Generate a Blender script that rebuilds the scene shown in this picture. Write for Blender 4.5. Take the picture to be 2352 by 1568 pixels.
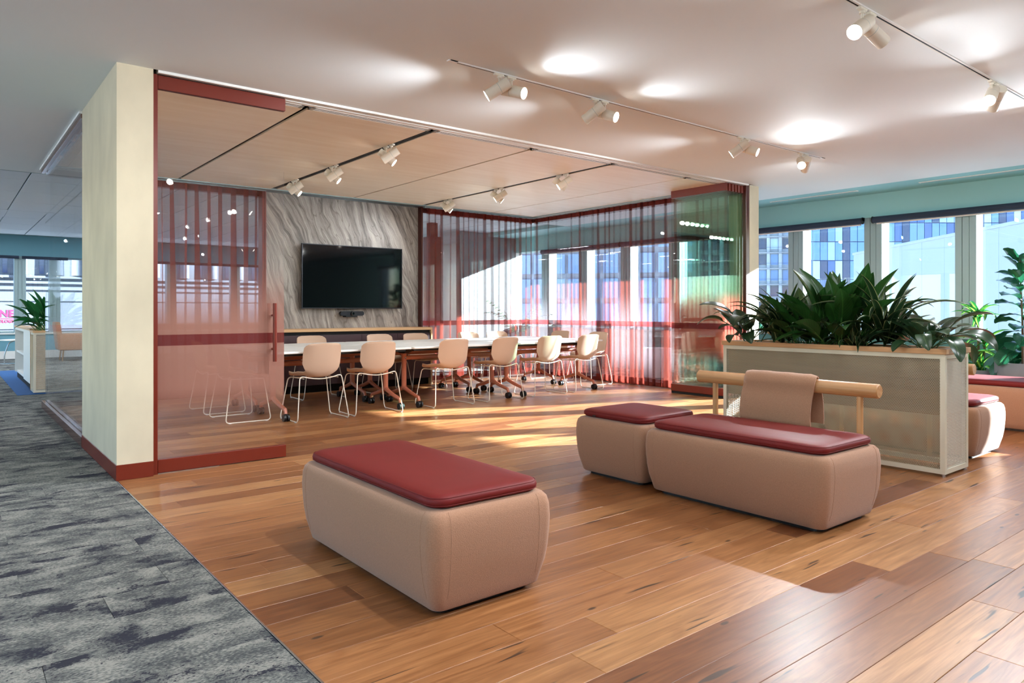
import bpy, bmesh, math, random
from mathutils import Vector, Matrix
PI = math.pi
R = random.Random(7)
scene = bpy.context.scene
for o in list(bpy.data.objects):
    bpy.data.objects.remove(o)
COL = scene.collection

# ------------------------------------------------------------------ camera, sky, sun, exposure
cam = bpy.data.cameras.new('camera')
cam.lens = 25.0; cam.sensor_width = 36.0; cam.shift_y = -72 / 2352
cam.clip_start = 0.05; cam.clip_end = 900
camo = bpy.data.objects.new('camera', cam); COL.objects.link(camo)
camo.location = (0, 0, 1.15); camo.rotation_euler = (PI / 2, 0, math.radians(-38.66))
scene.camera = camo

SUN_EL = math.radians(18.0); SUN_H = Vector((0.915, -0.403))
world = bpy.data.worlds.new('sky'); scene.world = world; world.use_nodes = True
wn = world.node_tree.nodes; wl = world.node_tree.links
sky = wn.new('ShaderNodeTexSky'); sky.sky_type = 'NISHITA'; sky.sun_disc = False
sky.sun_elevation = math.radians(38); sky.sun_rotation = math.atan2(SUN_H.x, SUN_H.y)
sky.air_density = 1.0; sky.dust_density = 0.4; sky.ozone_density = 1.0
wl.new(sky.outputs[0], wn['Background'].inputs[0]); wn['Background'].inputs[1].default_value = 0.5

sl = bpy.data.lights.new('sun', 'SUN'); sl.energy = 46.0; sl.angle = math.radians(0.6); sl.color = (0.97, 0.975, 1.0)
suno = bpy.data.objects.new('sun', sl); COL.objects.link(suno); suno.location = (30, -12, 14)
sd = Vector((SUN_H.x * math.cos(SUN_EL), SUN_H.y * math.cos(SUN_EL), math.sin(SUN_EL)))
suno.rotation_euler = sd.to_track_quat('Z', 'Y').to_euler()

SPOT_W = 98.0
vs = scene.view_settings
vs.view_transform = 'Standard'; vs.look = 'None'; vs.gamma = 1.0; vs.use_curve_mapping = False
vs.exposure = 0.6
cy = scene.cycles
cy.use_denoising = True; cy.transparent_max_bounces = 24; cy.max_bounces = 6; cy.diffuse_bounces = 4
cy.glossy_bounces = 3; cy.use_adaptive_sampling = True; cy.adaptive_threshold = 0.05; cy.adaptive_min_samples = 16; cy.caustics_reflective = False; cy.caustics_refractive = False
cy.sample_clamp_indirect = 6.0

# ------------------------------------------------------------------ mesh helpers
class MB:
    def __init__(s): s.v = []; s.f = []; s.sm = []; s.uv = None
    def add(s, vs_, fs, smooth=False):
        b = len(s.v); s.v += [tuple(v) for v in vs_]
        for f in fs: s.f.append([b + i for i in f]); s.sm.append(smooth)
        return s
    def box(s, x0, x1, y0, y1, z0, z1, c=0.0):
        if x1 < x0: x0, x1 = x1, x0
        if y1 < y0: y0, y1 = y1, y0
        if z1 < z0: z0, z1 = z1, z0
        if c <= 0:
            v = [(x, y, z) for x in (x0, x1) for y in (y0, y1) for z in (z0, z1)]
            return s.add(v, [(0,1,3,2),(4,6,7,5),(0,4,5,1),(2,3,7,6),(0,2,6,4),(1,5,7,3)])
        c = min(c, (x1-x0)*.49, (y1-y0)*.49, (z1-z0)*.49)
        bm = bmesh.new()
        pts = []
        for sx in (0, 1):
            for sy in (0, 1):
                for sz in (0, 1):
                    x = (x0, x1)[sx]; y = (y0, y1)[sy]; z = (z0, z1)[sz]
                    dx = c*(1-2*sx); dy = c*(1-2*sy); dz = c*(1-2*sz)
                    pts += [(x, y+dy, z+dz), (x+dx, y, z+dz), (x+dx, y+dy, z)]
        I = lambda sx, sy, sz, a: (sx*4+sy*2+sz)*3+a
        fs = []
        fs += [[I(0,0,0,0),I(0,0,1,0),I(0,1,1,0),I(0,1,0,0)], [I(1,0,0,0),I(1,1,0,0),I(1,1,1,0),I(1,0,1,0)]]
        fs += [[I(0,0,0,1),I(1,0,0,1),I(1,0,1,1),I(0,0,1,1)], [I(0,1,0,1),I(0,1,1,1),I(1,1,1,1),I(1,1,0,1)]]
        fs += [[I(0,0,0,2),I(0,1,0,2),I(1,1,0,2),I(1,0,0,2)], [I(0,0,1,2),I(1,0,1,2),I(1,1,1,2),I(0,1,1,2)]]
        for a in (0, 1):
            for b in (0, 1):
                fs.append([I(a,b,0,0),I(a,b,0,1),I(a,b,1,1),I(a,b,1,0)])
                fs.append([I(a,0,b,0),I(a,1,b,0),I(a,1,b,2),I(a,0,b,2)])
                fs.append([I(0,a,b,1),I(0,a,b,2),I(1,a,b,2),I(1,a,b,1)])
                for d in (0, 1): fs.append([I(a,b,d,0),I(a,b,d,1),I(a,b,d,2)])
        bm.free()
        return s.add(pts, fs)
    def rings(s, rs, closed=True, cap=(True, True), smooth=True):
        n = len(rs[0]); b = []
        vs_ = [p for r in rs for p in r]; fs = []
        for k in range(len(rs)-1):
            for i in range(n if closed else n-1):
                j = (i+1) % n
                fs.append((k*n+i, k*n+j, (k+1)*n+j, (k+1)*n+i))
        s.add(vs_, fs, smooth)
        if cap[0]: s.add(rs[0], [tuple(range(n))[::-1]], smooth)
        if cap[1]: s.add(rs[-1], [tuple(range(n))], smooth)
        return s
    def cyl(s, p0, p1, r0, r1=None, n=16, caps=(True, True)):
        r1 = r0 if r1 is None else r1
        p0 = Vector(p0); p1 = Vector(p1); d = (p1-p0).normalized()
        a = d.orthogonal().normalized(); b = d.cross(a)
        ring = lambda p, r: [p + (a*math.cos(2*PI*i/n) + b*math.sin(2*PI*i/n))*r for i in range(n)]
        R0, R1 = ring(p0, r0), ring(p1, r1)
        s.rings([R0, R1], True, (False, False), True)
        if caps[0]: s.add(R0, [tuple(range(n))[::-1]])
        if caps[1]: s.add(R1, [tuple(range(n))])
        return s
    def tube(s, pts, r, n=8, closed=False):
        P = [Vector(p) for p in pts]; m = len(P); rr = r if callable(r) else (lambda t: r)
        T = []
        for i in range(m):
            a = P[(i-1) % m] if (closed or i > 0) else P[i]
            c = P[(i+1) % m] if (closed or i < m-1) else P[i]
            T.append((c-a).normalized())
        u = T[0].orthogonal().normalized(); rs = []
        for i in range(m):
            u = (u - T[i]*u.dot(T[i]))
            u = u.normalized() if u.length > 1e-6 else T[i].orthogonal().normalized()
            w = T[i].cross(u); q = rr(i/max(1, m-1))
            rs.append([P[i] + (u*math.cos(2*PI*k/n) + w*math.sin(2*PI*k/n))*q for k in range(n)])
        if closed: rs.append(rs[0]); return s.rings(rs, True, (False, False))
        return s.rings(rs)
    def lathe(s, prof, n=28, c=(0, 0, 0), cap=(True, True)):
        return s.rings([[(c[0]+r*math.cos(2*PI*i/n), c[1]+r*math.sin(2*PI*i/n), c[2]+z) for i in range(n)] for r, z in prof], True, cap)
    def ext(s, poly, z0, z1):
        n = len(poly)
        return s.rings([[(x, y, z0) for x, y in poly], [(x, y, z1) for x, y in poly]], True, (True, True), False)
    def xf(s, m):
        s.v = [tuple(m @ Vector(v)) for v in s.v]; return s
    def mesh(s, name, sharp=40):
        me = bpy.data.meshes.new(name); me.from_pydata(s.v, [], s.f)
        me.polygons.foreach_set('use_smooth', s.sm)
        bm = bmesh.new(); bm.from_mesh(me); bmesh.ops.recalc_face_normals(bm, faces=bm.faces)
        if any(s.sm): bmesh.ops.remove_doubles(bm, verts=bm.verts, dist=1e-5); bmesh.ops.recalc_face_normals(bm, faces=bm.faces)
        bm.to_mesh(me); bm.free()
        if any(s.sm): me.set_sharp_from_angle(angle=math.radians(sharp))
        return me

def link(name, me, mat=None, parent=None, loc=(0, 0, 0), rz=0.0):
    o = bpy.data.objects.new(name, me); COL.objects.link(o)
    if mat is not None and me is not None and not me.materials: me.materials.append(mat)
    o.location = loc
    if rz: o.rotation_euler = (0, 0, rz)
    if parent: o.parent = parent
    return o
def put(name, mb, mat, parent=None, loc=(0, 0, 0), rz=0.0, sharp=40):
    return link(name, mb.mesh(name, sharp), mat, parent, loc, rz)
def tag(o, label, cat=None, group=None, kind=None):
    o['label'] = label
    if cat: o['category'] = cat
    if group: o['group'] = group
    if kind: o['kind'] = kind
    return o
def empty(name, label, cat=None, loc=(0, 0, 0), rz=0.0, group=None, kind=None):
    o = bpy.data.objects.new(name, None); COL.objects.link(o); o.location = loc; o.rotation_euler = (0, 0, rz)
    o.empty_display_size = 0.1
    return tag(o, label, cat, group, kind)
def struct(name, mb, mat, label, parent=None, **k):
    o = put(name, mb, mat, parent, **k)
    if parent is None: tag(o, label, 'wall' if 'wall' in name else name.split('_')[0], kind='structure')
    return o
def copy_tree(o, loc=None, rz=None, label=None, parent=None):
    c = o.copy(); COL.objects.link(c); c.parent = parent
    if loc is not None: c.location = loc
    if rz is not None: c.rotation_euler = (0, 0, rz)
    if label: c['label'] = label
    for ch in o.children: copy_tree(ch, parent=c)
    return c
def fillet(pts, r, closed=False, n=5):
    P = [Vector(p) for p in pts]; m = len(P); out = []
    for i in range(m):
        if not closed and i in (0, m-1): out.append(P[i]); continue
        a, b, c = P[(i-1) % m], P[i], P[(i+1) % m]
        d0 = (a-b); d1 = (c-b); q = min(r, d0.length*.45, d1.length*.45)
        p0 = b + d0.normalized()*q; p1 = b + d1.normalized()*q
        for k in range(n+1):
            t = k/n; out.append(p0*(1-t)**2 + b*2*t*(1-t) + p1*t*t)
    return out
def rrect(cx, cy_, hx, hy, r, n=6, z=0):
    r = min(r, hx*.98, hy*.98); o = []
    for k, (sx, sy) in enumerate(((1, 1), (-1, 1), (-1, -1), (1, -1))):
        for i in range(n+1):
            a = PI/2*k + PI/2*i/n
            o.append((cx+sx*(hx-r)+r*math.cos(a), cy_+sy*(hy-r)+r*math.sin(a), z))
    return o

# ------------------------------------------------------------------ material helpers
def new_mat(name):
    m = bpy.data.materials.new(name); m.use_nodes = True; nt = m.node_tree; nt.nodes.clear()
    out = nt.nodes.new('ShaderNodeOutputMaterial'); return m, nt, out
def nd(nt, t, ins=None, **kw):
    n = nt.nodes.new('ShaderNode'+t)
    for k, v in kw.items(): setattr(n, k, v)
    if ins:
        for k, v in ins.items():
            sock = n.inputs[k]
            if isinstance(v, bpy.types.NodeSocket): nt.links.new(v, sock)
            elif isinstance(v, bpy.types.Node): nt.links.new(v.outputs[0], sock)
            else:
                if isinstance(v, (tuple, list)) and sock.type == 'RGBA' and len(v) == 3: v = (*v, 1)
                sock.default_value = v
    return n
def math_(nt, op, a, b=0.0, c=None, clamp=False):
    ins = {0: a, 1: b}
    if c is not None: ins[2] = c
    return nd(nt, 'Math', ins, operation=op, use_clamp=clamp).outputs[0]
def vmath(nt, op, a, b=(0, 0, 0)):
    n = nd(nt, 'VectorMath', {0: a, 1: b}, operation=op)
    return n.outputs['Value'] if op in ('LENGTH', 'DOT_PRODUCT', 'DISTANCE') else n.outputs[0]
def ramp(nt, fac, stops):
    n = nd(nt, 'ValToRGB', {0: fac}); e = n.color_ramp.elements
    while len(e) < len(stops): e.new(0.5)
    for i, (p, c) in enumerate(stops): e[i].position = p; e[i].color = (*c, 1) if len(c) == 3 else c
    return n.outputs[0]
def mixc(nt, f, a, b, mode='MIX'):
    n = nd(nt, 'Mix', data_type='RGBA', blend_type=mode)
    for k, v in ((0, f), (6, a), (7, b)):
        if isinstance(v, bpy.types.NodeSocket): nt.links.new(v, n.inputs[k])
        else: n.inputs[k].default_value = (*v, 1) if isinstance(v, tuple) and len(v) == 3 else v
    return n.outputs[2]
def srgb(r, g, b):
    f = lambda c: ((c/255+0.055)/1.055)**2.4 if c > 10 else c/255/12.92
    return (f(r), f(g), f(b))
def P(name, col, rough=0.5, metal=0.0, noise=0.0, nscale=20.0, bump=0.0, bscale=200.0, spec=0.5, emit=None, coat=0.0, sheen=0.0, stretch=(1, 1, 1)):
    m, nt, out = new_mat(name)
    b = nd(nt, 'BsdfPrincipled', {'Roughness': rough, 'Metallic': metal, 'Specular IOR Level': spec, 'Coat Weight': coat, 'Sheen Weight': sheen})
    tc = nd(nt, 'TexCoord')
    v = vmath(nt, 'MULTIPLY', tc.outputs['Object'], stretch)
    nz = nd(nt, 'TexNoise', {'Vector': v, 'Scale': nscale, 'Detail': 4.0})
    if noise > 0:
        c = mixc(nt, nz.outputs[0], tuple(x*(1-noise) for x in col), tuple(min(1, x*(1+noise)) for x in col))
        nt.links.new(c, b.inputs['Base Color'])
    else:
        c = mixc(nt, nz.outputs[0], tuple(x*.985 for x in col), col); nt.links.new(c, b.inputs['Base Color'])
    if bump > 0:
        n2 = nd(nt, 'TexNoise', {'Vector': v, 'Scale': bscale, 'Detail': 3.0})
        bp = nd(nt, 'Bump', {'Strength': bump, 'Distance': 0.002, 'Height': n2.outputs[0]}); nt.links.new(bp.outputs[0], b.inputs['Normal'])
    if emit: b.inputs['Emission Color'].default_value = (*emit[0], 1); b.inputs['Emission Strength'].default_value = emit[1]
    nt.links.new(b.outputs[0], out.inputs[0]); return m

def glass_fac(nt, ior=1.5):
    g = nd(nt, 'NewGeometry')
    i = math_(nt, 'ADD', math_(nt, 'MULTIPLY', g.outputs['Backfacing'], 1/ior-ior), ior)
    return nd(nt, 'Fresnel', {'IOR': i}).outputs[0], g
def glass(name, tint=(1, 1, 1)):
    m, nt, out = new_mat(name); fac, g = glass_fac(nt)
    t = nd(nt, 'BsdfTransparent', {'Color': tint}); gl = nd(nt, 'BsdfGlossy', {'Color': (1, 1, 1), 'Roughness': 0.0})
    mx = nd(nt, 'MixShader', {0: fac, 1: t, 2: gl}); nt.links.new(mx.outputs[0], out.inputs[0]); return m
def film_glass(name, film, stripe, strength=0.75, tint=(1, 1, 1), lo=(0.33, 0.62), hi=(1.08, 1.48), band=(0.897, 0.975)):
    m, nt, out = new_mat(name); fac, g = glass_fac(nt)
    z = nd(nt, 'SeparateXYZ', {0: g.outputs['Position']}).outputs[2]
    up = nd(nt, 'MapRange', {0: z, 1: lo[0], 2: lo[1], 3: 0.0, 4: 1.0}, interpolation_type='SMOOTHSTEP').outputs[0]
    dn = nd(nt, 'MapRange', {0: z, 1: hi[0], 2: hi[1], 3: 1.0, 4: 0.0}, interpolation_type='SMOOTHSTEP').outputs[0]
    f = math_(nt, 'MULTIPLY', math_(nt, 'MULTIPLY', up, dn), strength)
    one = math_(nt, 'SUBTRACT', 1.0, g.outputs['Backfacing'])
    sb = math_(nt, 'MULTIPLY', math_(nt, 'GREATER_THAN', z, band[0]), math_(nt, 'LESS_THAN', z, band[1]))
    f2 = math_(nt, 'MULTIPLY', math_(nt, 'MAXIMUM', f, math_(nt, 'MULTIPLY', sb, 0.9)), one)
    wnz = nd(nt, 'TexWhiteNoise', {'Vector': g.outputs['Position']}, noise_dimensions='3D')
    f2 = math_(nt, 'LESS_THAN', wnz.outputs['Value'], f2)   # the film is printed as a fine stipple
    col = mixc(nt, sb, film, stripe)
    df = nd(nt, 'BsdfDiffuse', {'Color': col}); tl = nd(nt, 'BsdfTranslucent', {'Color': col})
    fm = nd(nt, 'MixShader', {0: 0.55, 1: df, 2: tl})
    t = nd(nt, 'BsdfTransparent', {'Color': tint}); m1 = nd(nt, 'MixShader', {0: f2, 1: t, 2: fm})
    gl = nd(nt, 'BsdfGlossy', {'Color': (1, 1, 1), 'Roughness': 0.0})
    mx = nd(nt, 'MixShader', {0: fac, 1: m1, 2: gl}); nt.links.new(mx.outputs[0], out.inputs[0]); return m
def sheer(name, col, op):
    m, nt, out = new_mat(name)
    tc = nd(nt, 'TexCoord'); w = nd(nt, 'TexNoise', {'Vector': vmath(nt, 'MULTIPLY', tc.outputs['Object'], (60, 60, 18)), 'Scale': 3.0, 'Detail': 2.0})
    f = math_(nt, 'MULTIPLY', math_(nt, 'ADD', math_(nt, 'MULTIPLY', w.outputs[0], 0.6), 0.7), op)
    df = nd(nt, 'BsdfDiffuse', {'Color': col}); tl = nd(nt, 'BsdfTranslucent', {'Color': col})
    a = nd(nt, 'MixShader', {0: 0.5, 1: df, 2: tl}); t = nd(nt, 'BsdfTransparent')
    mx = nd(nt, 'MixShader', {0: f, 1: t, 2: a}); nt.links.new(mx.outputs[0], out.inputs[0]); return m
def perforated(name, col, axis, pitch=0.0115, rad=0.0044):
    m, nt, out = new_mat(name); g = nd(nt, 'NewGeometry'); s = nd(nt, 'SeparateXYZ', {0: g.outputs['Position']})
    u = s.outputs[axis]; v = s.outputs[2]; q = pitch*math.sqrt(3)
    a = nd(nt, 'CombineXYZ', {0: math_(nt, 'DIVIDE', u, pitch), 1: math_(nt, 'DIVIDE', v, q)}).outputs[0]
    def dist(vec):
        fr = vmath(nt, 'FRACTION', vec); c = vmath(nt, 'SUBTRACT', fr, (0.5, 0.5, 0)); c = vmath(nt, 'MULTIPLY', c, (pitch, q, 0)); return vmath(nt, 'LENGTH', c)
    d = math_(nt, 'MINIMUM', dist(a), dist(vmath(nt, 'ADD', a, (0.5, 0.5, 0))))
    hole = math_(nt, 'LESS_THAN', d, rad)
    b = nd(nt, 'BsdfPrincipled', {'Base Color': col, 'Roughness': 0.45}); t = nd(nt, 'BsdfTransparent')
    mx = nd(nt, 'MixShader', {0: hole, 1: b, 2: t}); nt.links.new(mx.outputs[0], out.inputs[0]); return m
def wood_floor(name):
    m, nt, out = new_mat(name)
    g = nd(nt, 'NewGeometry'); oi = nd(nt, 'ObjectInfo')
    rnd = math_(nt, 'FRACT', math_(nt, 'ADD', oi.outputs['Random'], math_(nt, 'MULTIPLY', g.outputs['Random Per Island'], 7.31)))
    off = nd(nt, 'CombineXYZ', {0: math_(nt, 'MULTIPLY', rnd, 91.0), 1: math_(nt, 'MULTIPLY', rnd, 53.0), 2: math_(nt, 'MULTIPLY', rnd, 17.0)}).outputs[0]
    p = vmath(nt, 'ADD', g.outputs['Position'], off)
    n1 = nd(nt, 'TexNoise', {'Vector': vmath(nt, 'MULTIPLY', p, (1.6, 34, 1)), 'Scale': 1.6, 'Detail': 7.0, 'Roughness': 0.62, 'Distortion': 0.35}).outputs[0]
    n2 = nd(nt, 'TexNoise', {'Vector': vmath(nt, 'MULTIPLY', p, (0.55, 5.0, 1)), 'Scale': 1.4, 'Detail': 3.0, 'Distortion': 1.2}).outputs[0]
    wv = math_(nt, 'SINE', math_(nt, 'MULTIPLY', n2, 46.0))
    wv = math_(nt, 'ADD', math_(nt, 'MULTIPLY', wv, 0.5), 0.5)
    n3 = nd(nt, 'TexNoise', {'Vector': vmath(nt, 'MULTIPLY', p, (2.2, 26, 1)), 'Scale': 1.0, 'Detail': 2.0, 'Distortion': 0.5}).outputs[0]
    base = ramp(nt, rnd, [(0.0, srgb(118, 72, 42)), (0.15, srgb(142, 94, 55)), (0.6, srgb(160, 110, 68)), (1.0, srgb(178, 132, 86))])
    c1 = mixc(nt, nd(nt, 'MapRange', {0: n1, 1: 0.28, 2: 0.72, 3: 0.0, 4: 1.0}).outputs[0], (0.58, 0.50, 0.44), (1.22, 1.24, 1.27)); col = mixc(nt, 0.85, base, c1, 'MULTIPLY')
    c2 = mixc(nt, wv, (0.78, 0.70, 0.64), (1.06, 1.06, 1.06)); col = mixc(nt, 0.6, col, c2, 'MULTIPLY')
    big = nd(nt, 'TexNoise', {'Vector': vmath(nt, 'MULTIPLY', p, (0.8, 1.6, 1)), 'Scale': 1.3, 'Detail': 2.0}).outputs[0]
    col = mixc(nt, 0.5, col, mixc(nt, big, (0.72, 0.62, 0.56), (1.22, 1.2, 1.16)), 'MULTIPLY')
    dk = nd(nt, 'MapRange', {0: n3, 1: 0.675, 2: 0.72, 3: 0.0, 4: 0.9}).outputs[0]
    col = mixc(nt, dk, col, srgb(52, 36, 26))
    vo = nd(nt, 'TexVoronoi', {'Vector': vmath(nt, 'MULTIPLY', p, (2.1, 5.4, 1)), 'Scale': 1.0}).outputs['Distance']
    kn = nd(nt, 'MapRange', {0: vo, 1: 0.035, 2: 0.06, 3: 0.85, 4: 0.0}).outputs[0]
    col = mixc(nt, kn, col, srgb(48, 34, 26))
    b = nd(nt, 'BsdfPrincipled', {'Base Color': col, 'Roughness': math_(nt, 'ADD', math_(nt, 'MULTIPLY', n1, 0.18), 0.25)})
    bp = nd(nt, 'Bump', {'Strength': 0.12, 'Distance': 0.002, 'Height': n1}); nt.links.new(bp.outputs[0], b.inputs['Normal'])
    nt.links.new(b.outputs[0], out.inputs[0]); return m
def wood(name, c0, c1, axis=0, rough=0.45, fine=30):
    m, nt, out = new_mat(name); tc = nd(nt, 'TexCoord'); sc = [fine, fine, fine]; sc[axis] = 1.2
    n1 = nd(nt, 'TexNoise', {'Vector': vmath(nt, 'MULTIPLY', tc.outputs['Object'], tuple(sc)), 'Scale': 1.0, 'Detail': 6.0, 'Distortion': 0.4}).outputs[0]
    col = ramp(nt, n1, [(0.3, c0), (0.7, c1)])
    b = nd(nt, 'BsdfPrincipled', {'Base Color': col, 'Roughness': rough}); nt.links.new(b.outputs[0], out.inputs[0]); return m
def carpet_mat(name):
    m, nt, out = new_mat(name); g = nd(nt, 'NewGeometry'); oi = nd(nt, 'ObjectInfo')
    off = vmath(nt, 'MULTIPLY', nd(nt, 'CombineXYZ', {0: oi.outputs['Random'], 1: oi.outputs['Random'], 2: oi.outputs['Random']}).outputs[0], (31, 17, 5))
    p = vmath(nt, 'ADD', g.outputs['Position'], off)
    f1 = nd(nt, 'TexNoise', {'Vector': vmath(nt, 'MULTIPLY', p, (3.0, 5.0, 1)), 'Scale': 1.25, 'Detail': 9.0, 'Roughness': 0.66, 'Distortion': 0.3}).outputs[0]
    f2 = nd(nt, 'TexNoise', {'Vector': vmath(nt, 'MULTIPLY', p, (3.4, 5.2, 1)), 'Scale': 1.5, 'Detail': 6.0, 'Roughness': 0.65}).outputs[0]
    pile = nd(nt, 'TexNoise', {'Vector': vmath(nt, 'MULTIPLY', g.outputs['Position'], (.7, 1.2, 1)), 'Scale': 105.0, 'Detail': 3.0}).outputs[0]
    base = ramp(nt, math_(nt, 'ADD', f2, math_(nt, 'MULTIPLY', math_(nt, 'SUBTRACT', pile, 0.5), 0.85)), [(0.36, srgb(78, 80, 80)), (0.5, srgb(112, 113, 109)), (0.64, srgb(146, 144, 136))])
    dk = math_(nt, 'ADD', f1, math_(nt, 'MULTIPLY', math_(nt, 'SUBTRACT', pile, 0.5), 0.42))
    f = nd(nt, 'MapRange', {0: dk, 1: 0.555, 2: 0.60, 3: 0.0, 4: 1.0}).outputs[0]
    col = mixc(nt, f, base, srgb(52, 52, 60))
    b = nd(nt, 'BsdfPrincipled', {'Base Color': col, 'Roughness': 0.95, 'Specular IOR Level': 0.1})
    bp = nd(nt, 'Bump', {'Strength': 0.7, 'Distance': 0.006, 'Height': pile}); nt.links.new(bp.outputs[0], b.inputs['Normal'])
    nt.links.new(b.outputs[0], out.inputs[0]); return m
def stone_mat(name):
    m, nt, out = new_mat(name); tc = nd(nt, 'TexCoord')
    p = tc.outputs['Object']
    w = nd(nt, 'TexNoise', {'Vector': p, 'Scale': 0.9, 'Detail': 3.0}).outputs[1]
    p2 = vmath(nt, 'ADD', p, vmath(nt, 'MULTIPLY', vmath(nt, 'SUBTRACT', w, (0.5, 0.5, 0.5)), (0.55, 0, 0.35)))
    mp = nd(nt, 'Mapping', {'Vector': p2, 'Rotation': (0, math.radians(22), 0)})
    n1 = nd(nt, 'TexNoise', {'Vector': vmath(nt, 'MULTIPLY', mp.outputs[0], (7.0, 1, 0.5)), 'Scale': 1.6, 'Detail': 10.0, 'Roughness': 0.72, 'Distortion': 0.35}).outputs[0]
    n2 = nd(nt, 'TexNoise', {'Vector': vmath(nt, 'MULTIPLY', mp.outputs[0], (3.2, 1, 0.4)), 'Scale': 1.2, 'Detail': 2.0}).outputs[0]
    vein = math_(nt, 'ABSOLUTE', math_(nt, 'SINE', math_(nt, 'MULTIPLY', n2, 38.0)))
    spk = nd(nt, 'TexNoise', {'Vector': vmath(nt, 'MULTIPLY', p, (1, 1, .5)), 'Scale': 120.0, 'Detail': 2.0}).outputs[0]
    col = ramp(nt, n1, [(0.36, srgb(84, 78, 74)), (0.47, srgb(140, 133, 127)), (0.60, srgb(180, 173, 165))])
    col = mixc(nt, nd(nt, 'MapRange', {0: vein, 1: 0.0, 2: 0.22, 3: 0.65, 4: 0.0}).outputs[0], col, srgb(92, 83, 77))
    col = mixc(nt, 0.6, col, mixc(nt, spk, (0.6, 0.6, 0.6), (1.3, 1.3, 1.3)), 'MULTIPLY')
    b = nd(nt, 'BsdfPrincipled', {'Base Color': col, 'Roughness': 0.55}); nt.links.new(b.outputs[0], out.inputs[0]); return m
def leaf_mat(name, dark, light, mode, rough=0.32):
    m, nt, out = new_mat(name); uv = nd(nt, 'UVMap'); s = nd(nt, 'SeparateXYZ', {0: uv.outputs[0]})
    d = math_(nt, 'ABSOLUTE', math_(nt, 'SUBTRACT', s.outputs[0], 0.5)); oi = nd(nt, 'ObjectInfo')
    if mode == 'edge': f = nd(nt, 'MapRange', {0: d, 1: 0.40, 2: 0.45, 3: 0.0, 4: 0.75}).outputs[0]
    elif mode == 'mid': f = nd(nt, 'MapRange', {0: d, 1: 0.10, 2: 0.2, 3: 0.9, 4: 0.0}).outputs[0]
    else:
        rib = nd(nt, 'MapRange', {0: d, 1: 0.012, 2: 0.03, 3: 0.8, 4: 0.0}).outputs[0]
        vn = math_(nt, 'SINE', math_(nt, 'ADD', math_(nt, 'MULTIPLY', s.outputs[1], 75.0), math_(nt, 'MULTIPLY', d, -40.0)))
        f = math_(nt, 'MAXIMUM', rib, nd(nt, 'MapRange', {0: vn, 1: 0.6, 2: 1.0, 3: 0.0, 4: 0.28}).outputs[0])
    nz = nd(nt, 'TexNoise', {'Vector': nd(nt, 'TexCoord').outputs['Object'], 'Scale': 9.0}).outputs[0]
    k = math_(nt, 'ADD', math_(nt, 'MULTIPLY', oi.outputs['Random'], 0.5), math_(nt, 'MULTIPLY', nz, 0.5))
    dcol = mixc(nt, k, tuple(x*.65 for x in dark), tuple(x*1.4 for x in dark))
    col = mixc(nt, f, dcol, light)
    b = nd(nt, 'BsdfPrincipled', {'Base Color': col, 'Roughness': rough}); t = nd(nt, 'BsdfTranslucent', {'Color': col})
    mx = nd(nt, 'MixShader', {0: 0.22, 1: b, 2: t}); nt.links.new(mx.outputs[0], out.inputs[0]); return m
def emit_mat(name, col, s):
    m, nt, out = new_mat(name); e = nd(nt, 'Emission', {'Color': col, 'Strength': s}); nt.links.new(e.outputs[0], out.inputs[0]); return m

M = {}
M['plaster'] = P('ceiling_plaster', srgb(234, 238, 239), 0.75, noise=0.01, nscale=1.5, spec=0.25)
M['white'] = P('white_paint', srgb(236, 234, 230), 0.5)
M['warmwhite'] = P('cream_enamel', srgb(234, 226, 210), 0.35)
M['steelwhite'] = P('cream_steel', srgb(208, 200, 180), 0.4)
M['black'] = P('black_plastic', srgb(22, 22, 24), 0.4)
M['slot'] = P('black_slot', srgb(12, 11, 11), 0.8)
M['rust'] = P('rust_red_frame', srgb(108, 31, 12), 0.35)
M['rustdark'] = P('maroon_frame', srgb(74, 28, 22), 0.35)
M['channel'] = P('brown_glazing_channel', srgb(120, 84, 74), 0.22, metal=0.5)
M['terra'] = P('terracotta_powdercoat', srgb(188, 112, 84), 0.42)
M['venetian'] = P('limewash_plaster', srgb(204, 192, 166), 0.8, noise=0.24, nscale=3.4, bump=0.15, bscale=30, stretch=(1, 1, .6))
M['teal'] = P('teal_paint', srgb(150, 200, 202), 0.7)
M['tealdark'] = P('deep_teal_paint', srgb(70, 124, 122), 0.6)
M['bluegrey'] = P('blue_grey_paint', srgb(110, 160, 176), 0.7)
M['alu'] = P('anodised_aluminium', srgb(150, 172, 176), 0.45, metal=0.25)
M['navy'] = P('navy_blind_fabric', srgb(40, 52, 72), 0.8)
M['glass'] = glass('clear_glass', (0.985, 0.995, 0.99))
M['winglass'] = glass('window_glass', (0.90, 0.96, 0.98))
M['stackglass'] = None
M['film'] = film_glass('door_film_glass', srgb(190, 140, 126), srgb(132, 58, 56), 0.94, lo=(0.3, 0.62), hi=(0.98, 1.55))
M['filmstack'] = film_glass('folding_film_glass', srgb(190, 100, 84), srgb(120, 46, 44), 0.55, (0.89, 0.95, 0.92), lo=(0.42, .72), hi=(1.08, 1.42))
M['filmback'] = film_glass('wall_film_glass', srgb(220, 210, 216), srgb(170, 70, 72), 0.16, (0.98, 0.99, 1), lo=(0.1, .5), hi=(0.95, 1.45))
M['sheer'] = sheer('sheer_red_voile', srgb(160, 78, 64), 0.27)
M['sheertape'] = sheer('sheer_red_tape', srgb(150, 62, 50), 0.55)
M['plank'] = wood_floor('blackbutt_planks')
M['carpet'] = carpet_mat('grey_streaked_carpet')
M['bluecarpet'] = P('blue_carpet', srgb(30, 84, 140), 0.95, noise=0.25, nscale=60)
M['ply'] = wood('ceiling_plywood', srgb(234, 214, 188), srgb(242, 226, 204), 0, 0.42, 9)
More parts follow.
